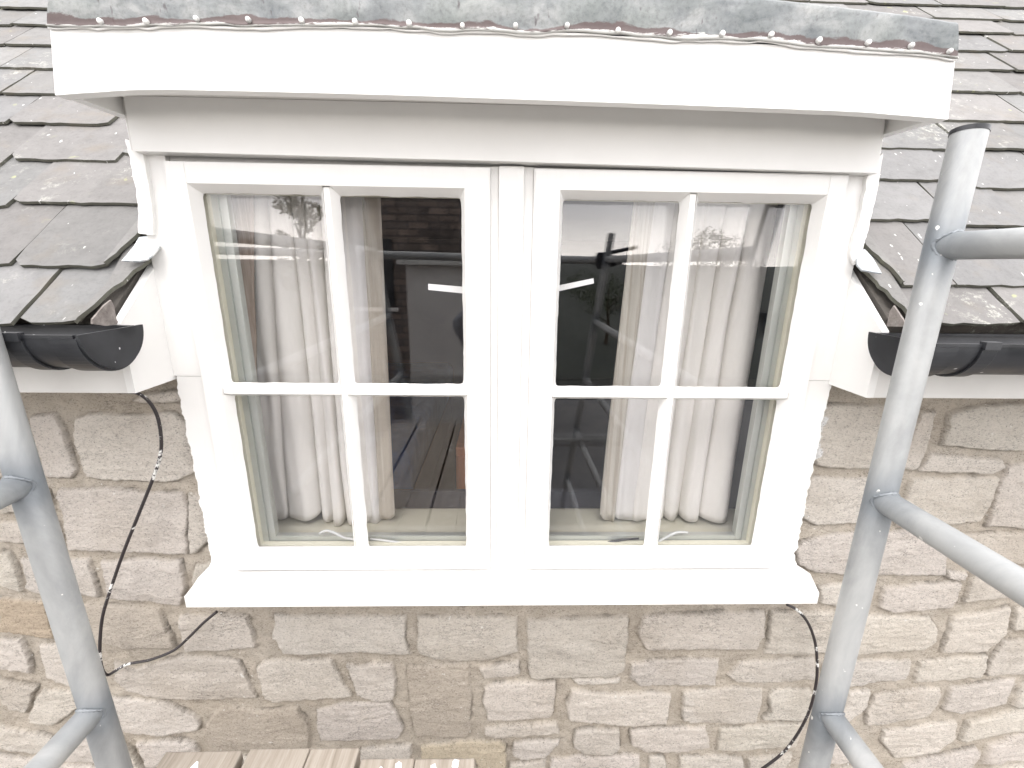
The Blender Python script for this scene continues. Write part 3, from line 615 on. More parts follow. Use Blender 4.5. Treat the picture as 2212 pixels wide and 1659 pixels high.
# lead capping with its nailed hem
LY = FY-.004
lb = catmull([at(x, y, LY) for x, y in ((102, 58), (150, 57), (245, 59), (330, 57), (460, 55), (560, 58), (700, 57), (860, 60), (960, 68), (1050, 68), (1150, 73), (1250, 70), (1400, 80), (1480, 86), (1640, 88), (1760, 102), (1900, 110), (2000, 117), (2068, 128))], 8)
lt = catmull([at(x, y, LY) for x, y in ((100, -6), (400, -16), (900, -14), (1400, -12), (1640, 0), (1800, 16), (2000, 40), (2073, 52))], 22)
bm = bmesh.new(); lay = None; K = 160; rows = []
def samp(P, t):
    f = t*(len(P)-1); i = min(int(f), len(P)-2); return P[i].lerp(P[i+1], f-i)
NV = 10; hemv = {}
for i in range(K+1):
    t_ = i/K; tx = samp(lb, t_).x
    # same x on the upper line
    lo = min(range(len(lt)), key=lambda k: abs(lt[k].x-tx)); T = lt[lo]; B = samp(lb, t_); col_ = []
    bulge = .0012*float(vnoise(tx*14, 3.3)); wob = .0012*float(vnoise(tx*40, 7))
    for j in range(NV+1):
        v = j/NV; p = Vector((B.x, LY-.0006*math.sin(v*3.14)-bulge*math.sin(v*3.14)-(0.002+.0015*abs(wob)*800*.3 if j == 0 else 0), B.z+wob*(1-v)+(T.z-B.z)*v))
        p.x -= (p.x-.02)*.017*v; vv = bm.verts.new(p); hemv[vv] = v; col_.append(vv)
    for j, (dy, dz) in enumerate(((.004, .004), (.012, .007), (.05, .009), (.3, .02), (1.1, .07))):
        vv = bm.verts.new(Vector((B.x-(B.x-.02)*.017, LY+dy, T.z+dz))); hemv[vv] = 1; col_.append(vv)
    vb = bm.verts.new(Vector((B.x, LY+.0032, B.z+wob+.0005))); hemv[vb] = 0; rows.append([vb]+col_)
for i in range(K):
    for j in range(len(rows[0])-1): bm.faces.new((rows[i][j], rows[i+1][j], rows[i+1][j+1], rows[i][j+1]))
# returned ends
for r_, sg in ((rows[0], -1), (rows[-1], 1)):
    prev = None
    c2 = []
    for j in range(1, NV+2):
        v0 = r_[j]; vv = bm.verts.new(Vector((v0.co.x+sg*.001, .7, v0.co.z))); hemv[vv] = hemv[v0]; c2.append((v0, vv))
    for (a, b), (c__, d__) in zip(c2[:-1], c2[1:]): bm.faces.new((a, b, d__, c__))
bm.verts.index_update(); hv = [0]*len(bm.verts)
for v, val in hemv.items(): hv[v.index] = val
bmesh.ops.recalc_face_normals(bm, faces=bm.faces)
me = bpy.data.meshes.new('lead_capping'); bm.to_mesh(me); bm.free(); me.polygons.foreach_set('use_smooth', [True]*len(me.polygons))
ca = me.color_attributes.new('hem', 'FLOAT_COLOR', 'POINT'); ca.data.foreach_set('color', np.array([[h, h, h, 1] for h in hv], np.float32).ravel())
lead = link('lead_capping', me, M_LEAD, dm)
# thick lip of white paint where the hem meets the fascia
bm = bmesh.new(); pts = [p+Vector((0, .0015, -.0012+.0014*float(vnoise(p.x*55, 2)))) for p in lb]
tube(bm, pts, [.0015+.0007*float(vnoise(p.x*30, 9)) for p in lb], 8); bm_obj('paint_bead', bm, M_WH, lead, True)
for zx, zy, kk in ((595, 128, 1), (870, 128, 1), (1173, 112, 1), (1486, 118, 1), (1806, 123, 1), (2128, 130, 1), (487, 140, 2), (808, 155, 2), (1128, 155, 2), (1438, 153, 2), (1744, 183, 2), (2055, 197, 2),
                   (405, 203, 3), (700, 208, 3), (987, 242, 3), (1283, 256, 3), (1542, 274, 3), (1773, 308, 3)):
    px = {1: 0, 2: 707.8, 3: 1415.7}[kk]+zx*.36; p = at(px, zy*.36-1.5, LY-.0045); r_ = random.uniform(.0034, .0041); bm = bmesh.new()
    tube(bm, [p+Vector((0, .004, 0)), p+Vector((0, 0, 0)), p+Vector((0, -.0012, 0)), p+Vector((0, -.0018, 0))], [r_, r_, r_*.85, r_*.5], 14)
    bm_obj('nail', bm, M_NAIL, lead, True)

# ------------------------------------------------------------------ window
wn = empty('window', (.02, -.02, 3.32), 'freshly painted white double casement window with eight small panes and a projecting sill', 'window')
z_h = 4.1665; z_s = 3.325
def ragbox(name, xa, xb, ya, yb, za, zb, side, amp, mat, parent):
    """upright board whose outer edge (side) wanders like hand cut-in paint against stone"""
    bm = bmesh.new(); n = 220; rows = []
    for i in range(n+1):
        z = za+(zb-za)*i/n; o_ = amp*(float(fbm(np.array(z*62), np.array(1.7+side), 3, 5))*1.0) if amp else 0
        a = xa+(o_ if side < 0 else 0); b = xb+(o_ if side > 0 else 0)
        rows.append([bm.verts.new(v) for v in ((a, yb, z), (a, ya, z), (b, ya, z), (b, yb, z))])
    for i in range(n):
        for j in range(4): bm.faces.new((rows[i][j], rows[i][(j+1) % 4], rows[i+1][(j+1) % 4], rows[i+1][j]))
    bm.faces.new(rows[0][::-1]); bm.faces.new(rows[-1]); return bm_obj(name, bm, mat, parent)
ragbox('jamb', -.655, -.6005, -.022, .05, 3.30, 3.772, -1, .007, M_WV, wn)
ragbox('jamb', .6395, .693, -.022, .05, 3.30, 3.772, 1, .007, M_WV, wn)
bm = bmesh.new(); box(bm, (-.659, -.022, 3.7725), (-.6005, .05, 4.2)); bm_obj('jamb', bm, M_WV, wn, bevel=.001)
bm = bmesh.new(); box(bm, (.6395, -.022, 3.7725), (.6895, .05, 4.2)); bm_obj('jamb', bm, M_WV, wn, bevel=.001)
bm = bmesh.new(); box(bm, (-.600, -.010, z_h+.0005), (.639, .05, 4.215)); bm_obj('head', bm, M_OFF, wn)
bm = bmesh.new(); box(bm, (-.006, -.033, 3.3195), (.0405, .05, z_h+.0035)); bm_obj('mullion', bm, M_WV, wn, bevel=.003)
bm = bmesh.new(); box(bm, (-.0205, -.024, 3.3195), (-.0065, .05, z_h+.003)); bm_obj('mullion_rebate', bm, M_WV, wn); bm = bmesh.new(); box(bm, (.041, -.024, 3.3195), (.0575, .05, z_h+.003)); bm_obj('mullion_rebate', bm, M_WV, wn)
# sill
bm = bmesh.new()
def sill_y(x): return 0
yb, yf = -.005, -.102
zt_b, zt_f, zb_ = 3.3195, 3.311, 3.284
def sx_(px, py, Y): return at(px, py, Y).x
xl_f, xr_f = at(400, 1300, yf).x, at(1767, 1295, yf).x
prof = [(xl_f, yf), (xr_f, yf), (at(1750, 1258, -.05).x, -.045), (at(1738, 1252, -.04).x, -.03), (.700, yb), (-.668, yb), (-.671, -.05), (xl_f-.001, -.075)]
top = [bm.verts.new((x, y, zt_f+(zt_b-zt_f)*(y-yf)/(yb-yf))) for x, y in prof]; bot = [bm.verts.new((x, y, zb_+.004*(y-yf)/(yb-yf))) for x, y in prof]
bm.faces.new(top); bm.faces.new(bot[::-1])
for i in range(len(top)): bm.faces.new((top[i], bot[i], bot[(i+1) % len(top)], top[(i+1) % len(top)]))
bm_obj('sill', bm, M_WH, wn, bevel=.0022, seg=3)
# paint fillets where frame meets sill ends
bm = bmesh.new()
for sg, x0 in ((-1, -.652), (1, .692)):
    P = [(x0-sg*.03, 3.3205), (x0+sg*.010, 3.3205), (x0+sg*.006, 3.330), (x0+sg*.001, 3.338), (x0-sg*.001, 3.352), (x0-sg*.03, 3.352)]
    prism(bm, [Vector((a, -.026, b)) for a, b in P], (0, .02, 0))
bm_obj('paint_fillet', bm, M_WH, wn)

def casement(xa, xb, e_l, e_r, vb, top_z, hz, nm):
    """xa..xb outer, e_l..e_r glazed opening"""
    F_Y, G_Y = -.036, -.010; zb, zt = z_s, z_h; gb, gt = 3.366, 4.118
    cs = bmesh.new()
    # stiles and rails butted
    box(cs, (xa, F_Y, zb), (e_l-.009, .0, zt)); box(cs, (e_r+.009, F_Y, zb), (xb, .0, zt))
    box(cs, (e_l-.0089, F_Y+.0006, zb), (e_r+.0089, .0, gb-.004)); box(cs, (e_l-.0089, F_Y+.0006, gt+.013), (e_r+.0089, .0, zt))
    bmesh.ops.bevel(cs, geom=[e for e in cs.edges if abs(e.verts[0].co.y-e.verts[1].co.y) < 1e-5 and e.verts[0].co.y < -.03 and (abs(e.verts[0].co.x-xa) < 1e-4 and abs(e.verts[1].co.x-xa) < 1e-4 or abs(e.verts[0].co.x-xb) < 1e-4 and abs(e.verts[1].co.x-xb) < 1e-4 or min(e.verts[0].co.z, e.verts[1].co.z) > zt-1e-4)], offset=.003, segments=2, affect='EDGES')
    co = bm_obj('casement', cs, M_WV, wn)
    bw, bg_ = .0065, .0165     # half width of bar front / at the glass
    xs = [(e_l, vb-bg_), (vb+bg_, e_r)]; zs = [(gb, hz-.0135), (hz+.0135, gt)]
    # moulded, hand painted putty lines: one ring per pane
    mb = bmesh.new()
    for ci, (x0, x1) in enumerate(xs):
        for ri, (z0, z1) in enumerate(zs):
            n = 44; inner = []; outer = []; mid = []
            ox0 = e_l-.009 if ci == 0 else vb+bw; ox1 = vb-bw if ci == 0 else e_r+.009
            oz0 = gb-.004 if ri == 0 else hz+.0065; oz1 = hz-.0065 if ri == 0 else gt+.013
            F0 = F_Y+.0004
            def ringpts(a0, a1, b0, b1, rad):
                P = []
                for k in range(n):
                    P.append((a0+(a1-a0)*k/n, b0))
                for k in range(n): P.append((a1, b0+(b1-b0)*k/n))
                for k in range(n): P.append((a1-(a1-a0)*k/n, b1))
                for k in range(n): P.append((a0, b1-(b1-b0)*k/n))
                Q = []
                for (x, z) in P:   # round the corners
                    cx_ = min(max(x, a0+rad), a1-rad); cz_ = min(max(z, b0+rad), b1-rad); dx, dz = x-cx_, z-cz_
                    if abs(dx) > 1e-9 and abs(dz) > 1e-9:
                        l_ = math.hypot(dx, dz); x, z = cx_+dx/l_*rad, cz_+dz/l_*rad
                    Q.append((x, z))
                return Q
            sd_ = random.random()*50
            for (x, z), (X_, Z_) in zip(ringpts(x0, x1, z0, z1, .006), ringpts(ox0, ox1, oz0, oz1, .0005)):
                wx = .0014*float(fbm(np.array(x*45+sd_), np.array(z*45), 5, 3)); wz = .0014*float(fbm(np.array(x*45), np.array(z*45+sd_), 9, 3))
                # front edge depth: frame face outside, bar face towards the bars
                nearbar = (abs(X_-vb) < .009) or (abs(Z_-hz) < .009)
                inner.append(mb.verts.new((x+wx, G_Y-.0005, z+wz)))
                mid.append(mb.verts.new((x*.75+X_*.25+wx*.6, G_Y-.008, z*.75+Z_*.25+wz*.6)))
                outer.append(mb.verts.new((X_, (F_Y+.006) if nearbar else F0, Z_)))
            m4 = len(inner)
            for i in range(m4):
                j = (i+1) % m4
                mb.faces.new((inner[i], inner[j], mid[j], mid[i])); mb.faces.new((mid[i], mid[j], outer[j], outer[i]))
    bm_obj('putty_moulding', mb, M_WV, co, True)
    b1 = bmesh.new(); box(b1, (vb-bw+.0002, F_Y+.0062, gb-.003), (vb+bw-.0002, -.001, gt+.012)); bm_obj('glazing_bar', b1, M_WV, co, bevel=.0015)
    b1 = bmesh.new(); box(b1, (e_l-.0088, F_Y+.0057, hz-bw+.0002), (e_r+.0088, -.002, hz+bw-.0002)); bm_obj('glazing_bar', b1, M_WH, co, bevel=.002)
    for x0, x1 in xs:
        for z0, z1 in zs:
            b1 = bmesh.new(); v_ = box(b1, (x0-.004, G_Y, z0-.004), (x1+.004, G_Y+.003, z1+.004))
            # hand-glazed panes never sit quite parallel
            tx, tz = random.uniform(-.0006, .0006), random.uniform(-.0004, .0004)
            gp = bm_obj('glass_pane', b1, M_GLASS, co)
    # cream painted back lining of the sash
    b1 = bmesh.new(); t1 = .012
    for a, b in (((e_l-.02, .001, gb-.03), (e_l-.0005, .014, gt+.02)), ((e_r+.0005, .001, gb-.03), (e_r+.02, .014, gt+.02)), ((e_l-.0004, .001, gb-.03), (e_r+.0004, .014, gb-.001)), ((e_l-.0004, .001, gt+.001), (e_r+.0004, .014, gt+.02))): box(b1, a, b)
    bm_obj('inner_lining', b1, M_CREAM, co)
    return co
cl = casement(-.597, -.021, -.552, -.0765, -.3175, 0, 3.7435, 'l')
cr_ = casement(.058, .6365, .1145, .5925, .3535, 0, 3.741, 'r')
tag(cl, 'left casement with its stay lying flat'); tag(cr_, 'right casement with its stay raised')
def stay(P, r, mat, parent, nm='window_stay'):
    bm = bmesh.new(); C_ = catmull(P, 6); tube(bm, C_, [r*(1-.5*abs(i/len(C_)-.5)) for i in range(len(C_))], 10); return bm_obj(nm, bm, mat, parent, True)
stay([at(x, y, .010) for x, y in ((690, 1152), (706, 1146), (725, 1152), (745, 1162), (775, 1166))], .0034, M_STAY, cl)
stay([at(x, y, .010) for x, y in ((800, 1164), (835, 1168), (862, 1172), (893, 1174))], .0028, M_STAY, cl, 'stay_arm')
stay([at(x, y, .010) for x, y in ((1380, 1163), (1345, 1166), (1310, 1172), (1284, 1174))], .0030, M_IRON, cr_, 'stay_arm')
stay([at(x, y, .010) for x, y in ((1418, 1172), (1440, 1160), (1462, 1150), (1486, 1150))], .0034, M_STAY, cr_)

# secondary glazing
sg_ = empty('secondary_glazing', (.02, .055, 3.36), 'slim grey aluminium secondary glazing frame just behind the casements', 'secondary glazing')
for x0, x1 in ((-.5535, -.035), (.075, .596)):
    bm = bmesh.new(); za, zb2 = 3.342, 4.165
    for (o1, o2, ya, yb_) in ((.0, .013, .0145, .030), (.013, .018, .019, .031), (.018, .029, .0165, .033)):
        box(bm, (x0+o1, ya, za+.0), (x0+o2-.0002, yb_, zb2)); box(bm, (x1-o2+.0002, ya, za), (x1-o1, yb_, zb2))
    for (o1, o2, ya, yb_) in ((.0, .018, .0147, .0298), (.018, .022, .0192, .0308), (.022, .034, .0167, .0328)):
        box(bm, (x0+.0292, ya, za+o1), (x1-.0292, yb_, za+o2-.0002)); box(bm, (x0+.0292, ya, zb2-o2+.0002), (x1-.0292, yb_, zb2-o1))
    bm_obj('aluminium_frame', bm, M_ALU, sg_)
    bm = bmesh.new(); box(bm, (x0+.029, .021, za+.034), (x1-.029, .024, zb2-.034)); bm_obj('glass_pane', bm, M_GLASS, sg_)

# thin white strips laid on the inner glass
def sliver(pix, Y, label):
    P = [at(x, y, Y) for x, y in pix]; bm = bmesh.new(); prism(bm, P, (0, .0006, 0)); o = bm_obj('white_strip', bm, M_PLAIN_WHITE)
    tag(o, label, 'sliver', 'white strips on the inner glass')
sliver([(925, 613), (1030, 622), (1030, 637), (925, 626)], .0195, 'white strip on the left casement glass, sloping down to the right')
sliver([(1180, 622), (1282, 601), (1283, 612), (1180, 635)], .0195, 'white strip on the right casement glass, sloping up to the right')

# room and window board
bm = bmesh.new()
def room_box(a, b):
    v = box(bm, a, b); return v
X0, X1, Y0, Y1, Z0, Z1 = -1.7, 1.7, .32, 3.6, 2.6, 4.222
for a, b in (((X0, Y1, Z0), (X1, Y1+.05, Z1)), ((X0-.05, Y0, Z0), (X0, Y1, Z1)), ((X1, Y0, Z0), (X1+.05, Y1, Z1)), ((X0, Y0, Z0-.05), (X1, Y1, Z0)), ((X0, Y0, Z1), (X1, Y1, Z1+.05)),
             ((X0, .302, Z0), (X1, .318, 3.335)), ((X0, .302, 4.215), (X1, .318, Z1)), ((X0, .302, 3.335), (-.625, .318, 4.215)), ((.655, .302, 3.335), (X1, .318, 4.215)),
             ((-.637, .051, 3.3), (-.6255, .302, 4.215)), ((.6555, .051, 3.3), (.664, .302, 4.215)), ((-.625, .051, 4.2), (.655, .302, 4.215))): room_box(a, b)
o = bm_obj('room_walls', bm, M_ROOM); tag(o, 'dark unlit room behind the window', kind='structure')
bm = bmesh.new(); box(bm, (-.6245, .0335, 3.335), (.6545, .166, 3.3595)); o = bm_obj('window_board', bm, M_CREAM, bevel=.002)
tag(o, 'cream painted window board inside, below the hems of both curtains', 'window board')

M_ORANGE = new_mat('orange_wood', (.55, .20, .09), .5); g = G(M_ORANGE); g.base(g.ramp(g.noise(12, 5, .6, g.mapped((3, 3, .3))), (.3, (.48, .17, .08)), (.7, (.66, .27, .13))))
M_BLUE = new_mat('blue_bedspread', (.10, .24, .55), .9); g = G(M_BLUE); g.base(g.ramp(g.noise(10, 4), (.3, (.08, .20, .48)), (.7, (.14, .30, .62)))); g.bump(g.noise(14, 3), .6, .02)
cb = empty('cabinet', (0, .75, 2.6), 'orange wooden cabinet in the room, glimpsed behind the left casement beside the mullion', 'cabinet')
bm = bmesh.new(); box(bm, (-.165, .62, 2.62), (.10, 1.0, 3.34)); bm_obj('carcass', bm, M_ORANGE, cb, bevel=.004)
bm = bmesh.new(); box(bm, (-.16, .602, 2.66), (.095, .6195, 3.31)); dr = bm_obj('door', bm, M_ORANGE, cb, bevel=.003)
bm = bmesh.new(); tube(bm, [(.06, .601, 3.0), (.06, .575, 3.0)], .012, 12); bm_obj('knob', bm, M_IRON, dr)
bd = empty('bed', (-.7, 1.4, 2.6), 'bed with a blue cover in the dark room, glimpsed past the left curtain', 'bed')
bm = bmesh.new(); box(bm, (-1.5, .9, 2.7), (-.42, 2.7, 2.95)); bm_obj('base', bm, M_ROOM, bd, bevel=.01)
bm = bmesh.new(); box(bm, (-1.52, .88, 2.9505), (-.40, 2.72, 3.2)); bm_obj('bedspread', bm, M_BLUE, bd, True, bevel=.05, seg=4)

# ------------------------------------------------------------------ curtains
def curtain(name, xb, xt, y0, zb, zt, amp, mat, parent, sharp=.5):
    """pleats between the listed valley positions, at the bottom xb and at the top xt"""
    nU = 26; nVv = 44; nP = len(xb)-1; vs_ = []; fs_ = []; NU = nP*nU
    ph = [random.uniform(.55, 1.35) for _ in range(nP)]; zo = [random.uniform(-.016, .012) for _ in range(nP+1)]
    for j in range(nVv+1):
        v = j/nVv
        for i in range(NU+1):
            k = min(i//nU, nP-1); u = (i-k*nU)/nU
            vv = v**1.3; wob = .006*float(vnoise(np.array(v*3+k*7.1), np.array(k*3.3+xb[0]*10)))
            xa = xb[k]*(1-vv)+xt[k]*vv; xc = xb[k+1]*(1-vv)+xt[k+1]*vv
            x = xa+(xc-xa)*(u-.10*math.sin(2*math.pi*u))+wob*math.sin(math.pi*u)
            lobe = math.sin(math.pi*u)**.62
            y = y0-amp*ph[k]*lobe*(1-.35*v)-.004*math.sin(u*9+k*2.1+v*3)*math.sin(math.pi*u)+.003*float(vnoise(np.array(x*60), np.array(v*5)))
            z = zb+(zt-zb)*v
            if j == 0: z += zo[k]*(1-u)+zo[k+1]*u+.004*math.cos(2*math.pi*u)
            vs_.append((x, y, z))
    for j in range(nVv):
        for i in range(NU):
            a = j*(NU+1)+i; fs_.append((a, a+1, a+NU+2, a+NU+1))
    o = mesh_obj(name, vs_, fs_, mat, parent, True)
    md = o.modifiers.new('thick', 'SOLIDIFY'); md.thickness = .0018; md.offset = 1
    return o
def rail_x(px, py, Y): return at(px, py, Y).x
ct = empty('curtain', (-.42, .11, 3.37), 'white pleated curtain with beige leading edge hanging inside the left casement', 'curtain', 'curtains inside the window')
curtain('pleats', [-.592, -.538, -.452, -.418, -.388, -.355, -.318], [-.535, -.486, -.447, -.415, -.388, -.352, -.318], .130, 3.372, 4.19, .042, M_CURT, ct)
curtain('back_drop', [-.60, -.588, -.572], [-.585, -.550, -.505], .098, 3.60, 4.19, .010, M_BROWN, ct)
curtain('lining', [-.350, -.304], [-.335, -.292], .106, 3.374, 4.19, .008, M_LIN, ct)
curtain('leading_edge', [-.3035, -.268], [-.2915, -.2545], .104, 3.366, 4.19, .004, M_BEIGE, ct)
ct2 = empty('curtain', (.46, .11, 3.37), 'white pleated curtain with beige leading edge hanging inside the right casement', 'curtain', 'curtains inside the window')
curtain('pleats', [.335, .385, .425, .468, .512, .592], [.372, .412, .448, .492, .535, .600], .130, 3.372, 4.19, .042, M_CURT, ct2)
curtain('back_drop', [.54, .575, .612], [.55, .585, .612], .150, 3.60, 4.19, .010, M_BROWN, ct2)
curtain('lining', [.295, .345], [.330, .372], .106, 3.374, 4.19, .008, M_LIN, ct2)
curtain('leading_edge', [.258, .2945], [.285, .3295], .104, 3.366, 4.19, .004, M_BEIGE, ct2)

# ------------------------------------------------------------------ eaves fascias with end panels
def roof_z(y): return 3.885+(y+.145)*math.tan(A42)
for side, xe, lab in ((-1, -.66, 'off-white eaves fascia under the gutter left of the window, with its end panel'), (1, .69, 'off-white eaves fascia under the gutter right of the window, with its end panel')):
    e = empty('eaves_fascia', (xe, -.11, 3.77), lab, 'fascia board', 'eaves fascias beside the window')
    bm = bmesh.new(); x2 = side*3.2
    box(bm, (min(xe, x2), -.12, 3.765), (max(xe, x2), -.102, 3.872)); bm_obj('fascia', bm, M_OFF, e, bevel=.0015)
    bm = bmesh.new(); box(bm, (min(xe, x2), -.1015, 3.768), (max(xe, x2), .018, 3.776)); bm_obj('soffit', bm, M_OFF, e)
    bm = bmesh.new(); x3 = xe+side*.014; P = [(-.1205, 3.7655), (-.012 if side < 0 else .004, 3.7655), (.016, 3.7655), (.05, roof_z(.05)-.012), (-.1205, roof_z(-.1205)-.016)]
    prism(bm, [Vector((xe-side*.0015, y, z)) for y, z in P], (side*.014, 0, 0)); bm_obj('end_panel', bm, M_WV, e, bevel=.001)
# scrap of torn roofing felt showing in the gap above each gutter
for pix, X_ in (([(598-0, 0)], -.665),):
    pass
def felt(pts, X_, parent):
    P = [onp(x, y, (X_, 0, 0), (1, 0, 0)) for x, y in pts]; bm = bmesh.new(); prism(bm, P, (.003 if X_ > 0 else -.003, 0, 0)); bm_obj('felt_scrap', bm, M_FELT, roof)
M_FELT = new_mat('roofing_felt', (.2, .16, .14), .95); g = G(M_FELT); g.base(g.ramp(g.noise(50, 5, .7), (.3, (.14, .12, .11)), (.65, (.32, .29, .27)))); g.bump(g.noise(60, 4), .8, .004)
felt([(200, 690), (225, 660), (240, 648), (246, 660), (252, 690), (258, 700), (230, 704), (200, 700)], -.664, roof)
felt([(1922, 672), (1930, 660), (1950, 690), (1958, 706), (1915, 705)], .694, roof)

# ------------------------------------------------------------------ gutters
def gutter(side, xc, label):
    e = empty('gutter', (xc, -.18, 3.83), label, 'gutter', 'black half round gutters at the eaves')
    cy, cz, r = -.180, 3.884, .056; x2 = side*3.2
    def half(bm, xa, xb, ro, ri, lip=True):
        n = 26; rr = []
        for x in (xa, xb):
            o_ = [bm.verts.new((x, cy+ro*math.cos(math.pi*k/n), cz-ro*math.sin(math.pi*k/n))) for k in range(n+1)]
            i_ = [bm.verts.new((x, cy+ri*math.cos(math.pi*k/n), cz-ri*math.sin(math.pi*k/n))) for k in range(n+1)]; rr.append((o_, i_))
        (oa, ia), (ob, ib) = rr
        for k in range(n):
            bm.faces.new((oa[k], oa[k+1], ob[k+1], ob[k])); bm.faces.new((ia[k], ib[k], ib[k+1], ia[k+1]))
            bm.faces.new((oa[k], ia[k], ia[k+1], oa[k+1])); bm.faces.new((ob[k], ob[k+1], ib[k+1], ib[k]))
        for k in (0, n): bm.faces.new((oa[k], ob[k], ib[k], ia[k]) if k == 0 else (oa[k], ia[k], ib[k], ob[k]))
    bm = bmesh.new(); half(bm, xc+side*.012, x2, r, r-.0025)
    for dy in (-r, r-.004): box(bm, (xc+side*.012, cy+dy-.001, cz+.0002), (x2, cy+dy+.005, cz+.005))
    bm_obj('channel', bm, M_BLACK, e, True)
    bm = bmesh.new(); n = 30  # stop end
    P = [Vector((xc, cy+(r+.005)*math.cos(math.pi*k/n), cz+.006-(r+.006)*math.sin(math.pi*k/n))) for k in range(n+1)]
    prism(bm, P, (side*.004, 0, 0)); half(bm, xc+side*.0042, xc+side*.045, r+.005, r+.0003); bm_obj('stop_end', bm, M_BLACK, e, bevel=.0008)
    bm = bmesh.new(); half(bm, xc+side*.085, xc+side*.110, r+.004, r+.0003); box(bm, (xc+side*.085, cy-r-.007, cz-.004), (xc+side*.11, cy-r+.004, cz+.009)); bm_obj('union_clip', bm, M_BLACK, e, bevel=.0006)
    bm = bmesh.new(); half(bm, xc+side*.40, xc+side*.425, r+.004, r+.0003); box(bm, (xc+side*.40, -.1215, 3.80), (xc+side*.425, -.1165, 3.875)); box(bm, (xc+side*.405, -.185, cz-r-.008), (xc+side*.42, -.1215, cz-r-.0045)); bm_obj('bracket', bm, M_BLACK, e)
    return e
gutter(-1, -.622, 'black half round gutter with stop end, left of the window'); gutter(1, .666, 'black half round gutter behind the scaffold post, right of the window')

# ------------------------------------------------------------------ cables
def cable(pix, r, label, Ys):
    pts = catmull([at(x, y, Y) for (x, y), Y in zip(pix, Ys)], 12); bm = bmesh.new(); tube(bm, pts, r, 10); o = bm_obj('cable', bm, M_CABLE, None, True)
    tag(o, label, 'cable', 'loose black cables by the window')
p1 = [(262, 846), (296, 849), (322, 868), (340, 900), (348, 945), (346, 985), (330, 1035), (302, 1105), (268, 1190), (240, 1270), (222, 1330), (216, 1385), (217, 1425), (223, 1450), (233, 1458), (248, 1450), (275, 1435), (325, 1425), (375, 1405), (410, 1375), (440, 1345), (468, 1322)]
cable(p1, .0033, 'long black cable splashed with white paint, looping down the stone left of the window', [-.06, -.07, -.06, -.05]+[-.045]*10+[-.032]*7+[-.03])
p2 = [(1700, 1306), (1722, 1318), (1745, 1345), (1760, 1385), (1765, 1430), (1763, 1475), (1750, 1530), (1726, 1580), (1692, 1625), (1645, 1662), (1590, 1700)]
cable(p2, .0034, 'black cable hanging in a curve from the right end of the window sill', [-.035]*11)

# ------------------------------------------------------------------ scaffold tower
def heat(o, zr=None, ys=None):
    """zinc burnt darker and bluer near the welds: a colour of the metal itself"""
    vals = []
    for v in o.data.vertices:
        if zr is not None: d = min(abs(v.co.z-z) for z in zr)+.012*float(vnoise(v.co.z*30, v.co.x*60))
        elif ys is not None: d = min(abs(v.co.y-y) for y in ys)
        else: d = 1
        k = math.exp(-(d/.05)**2)*.5; vals.append((1-k, 1-k*.92, 1-k*.82, 1))
    ca = o.data.color_attributes.new('zinc', 'FLOAT_COLOR', 'POINT'); ca.data.foreach_set('color', np.array(vals, np.float32).ravel()); return o
def scaffold(P0, P1, ztop, zbot, zr, label, tubr=.0205, depth=1.62):
    """ladder frame; its front post runs through P0 and P1, the rear post stands parallel behind the photographer"""
    P0 = Vector(P0); P1 = Vector(P1)
    def ax(z, k): return P0.lerp(P1, (z-P0.z)/(P1.z-P0.z))+Vector((0, -depth*k, 0))
    e = empty('ladder_scaffold', ax(zbot, .5), label, 'scaffold frame', 'ladder frames of the scaffold tower')
    for k in (0, 1):
        bm = bmesh.new(); dv = (ax(ztop, k)-ax(zbot, k)).normalized()
        R1 = tube(bm, [ax(zbot+(ztop-zbot)*i/120, k) for i in range(121)], tubr, 40, caps=False)
        R2 = tube(bm, [ax(zbot+(ztop-zbot)*i/2, k) for i in range(3)], tubr-.003, 40, caps=False)
        for i in range(40):
            bm.faces.new((R1[-1][i], R1[-1][(i+1) % 40], R2[-1][(i+1) % 40], R2[-1][i])); bm.faces.new((R1[0][i], R2[0][i], R2[0][(i+1) % 40], R1[0][(i+1) % 40]))
        heat(bm_obj('post', bm, M_TUBE, e, True), zr)
    for z in zr:
        a, b = ax(z, 0), ax(z, 1); rg = bmesh.new(); tube(rg, [a.lerp(b, i/40) for i in range(41)], .0188, 32); r_o = heat(bm_obj('rung', rg, M_TUBE, e, True), None, (a.y, b.y))
        for c_, s_ in ((a, -1), (b, 1)):
            wb = bmesh.new(); n = 44; rows = []
            for k in range(n):      # fillet weld running round the joint
                t_ = 2*math.pi*k/n; rr = .0191+.0004*math.sin(t_*5)
                dx, dz = rr*math.cos(t_), rr*math.sin(t_); yy = s_*math.sqrt(max(1e-6, tubr**2-min(dx*dx, tubr**2*.9)))
                cpt = c_+Vector((dx, yy, dz)); rad = Vector((math.cos(t_), 0, math.sin(t_))); tz_ = Vector((0, s_, 0)); q = .0026+.0007*math.sin(t_*19)
                rows.append([wb.verts.new(cpt+rad*q*math.cos(u_)+tz_*q*math.sin(u_)) for u_ in [2*math.pi*m_/8 for m_ in range(8)]])
            for k in range(n):
                for m_ in range(8): wb.faces.new((rows[k][m_], rows[(k+1) % n][m_], rows[(k+1) % n][(m_+1) % 8], rows[k][(m_+1) % 8]))
            heat(bm_obj('weld', wb, M_TUBE, r_o, True), None, (c_.y,))
    return e
sr = scaffold((.655, -.2245, 4.193), (.557, -.339, 3.147), 4.186, 2.2, [4.033, 3.648, 3.262, 2.87, 2.48], 'galvanised scaffold ladder frame in front of the right gutter, its post top capped')
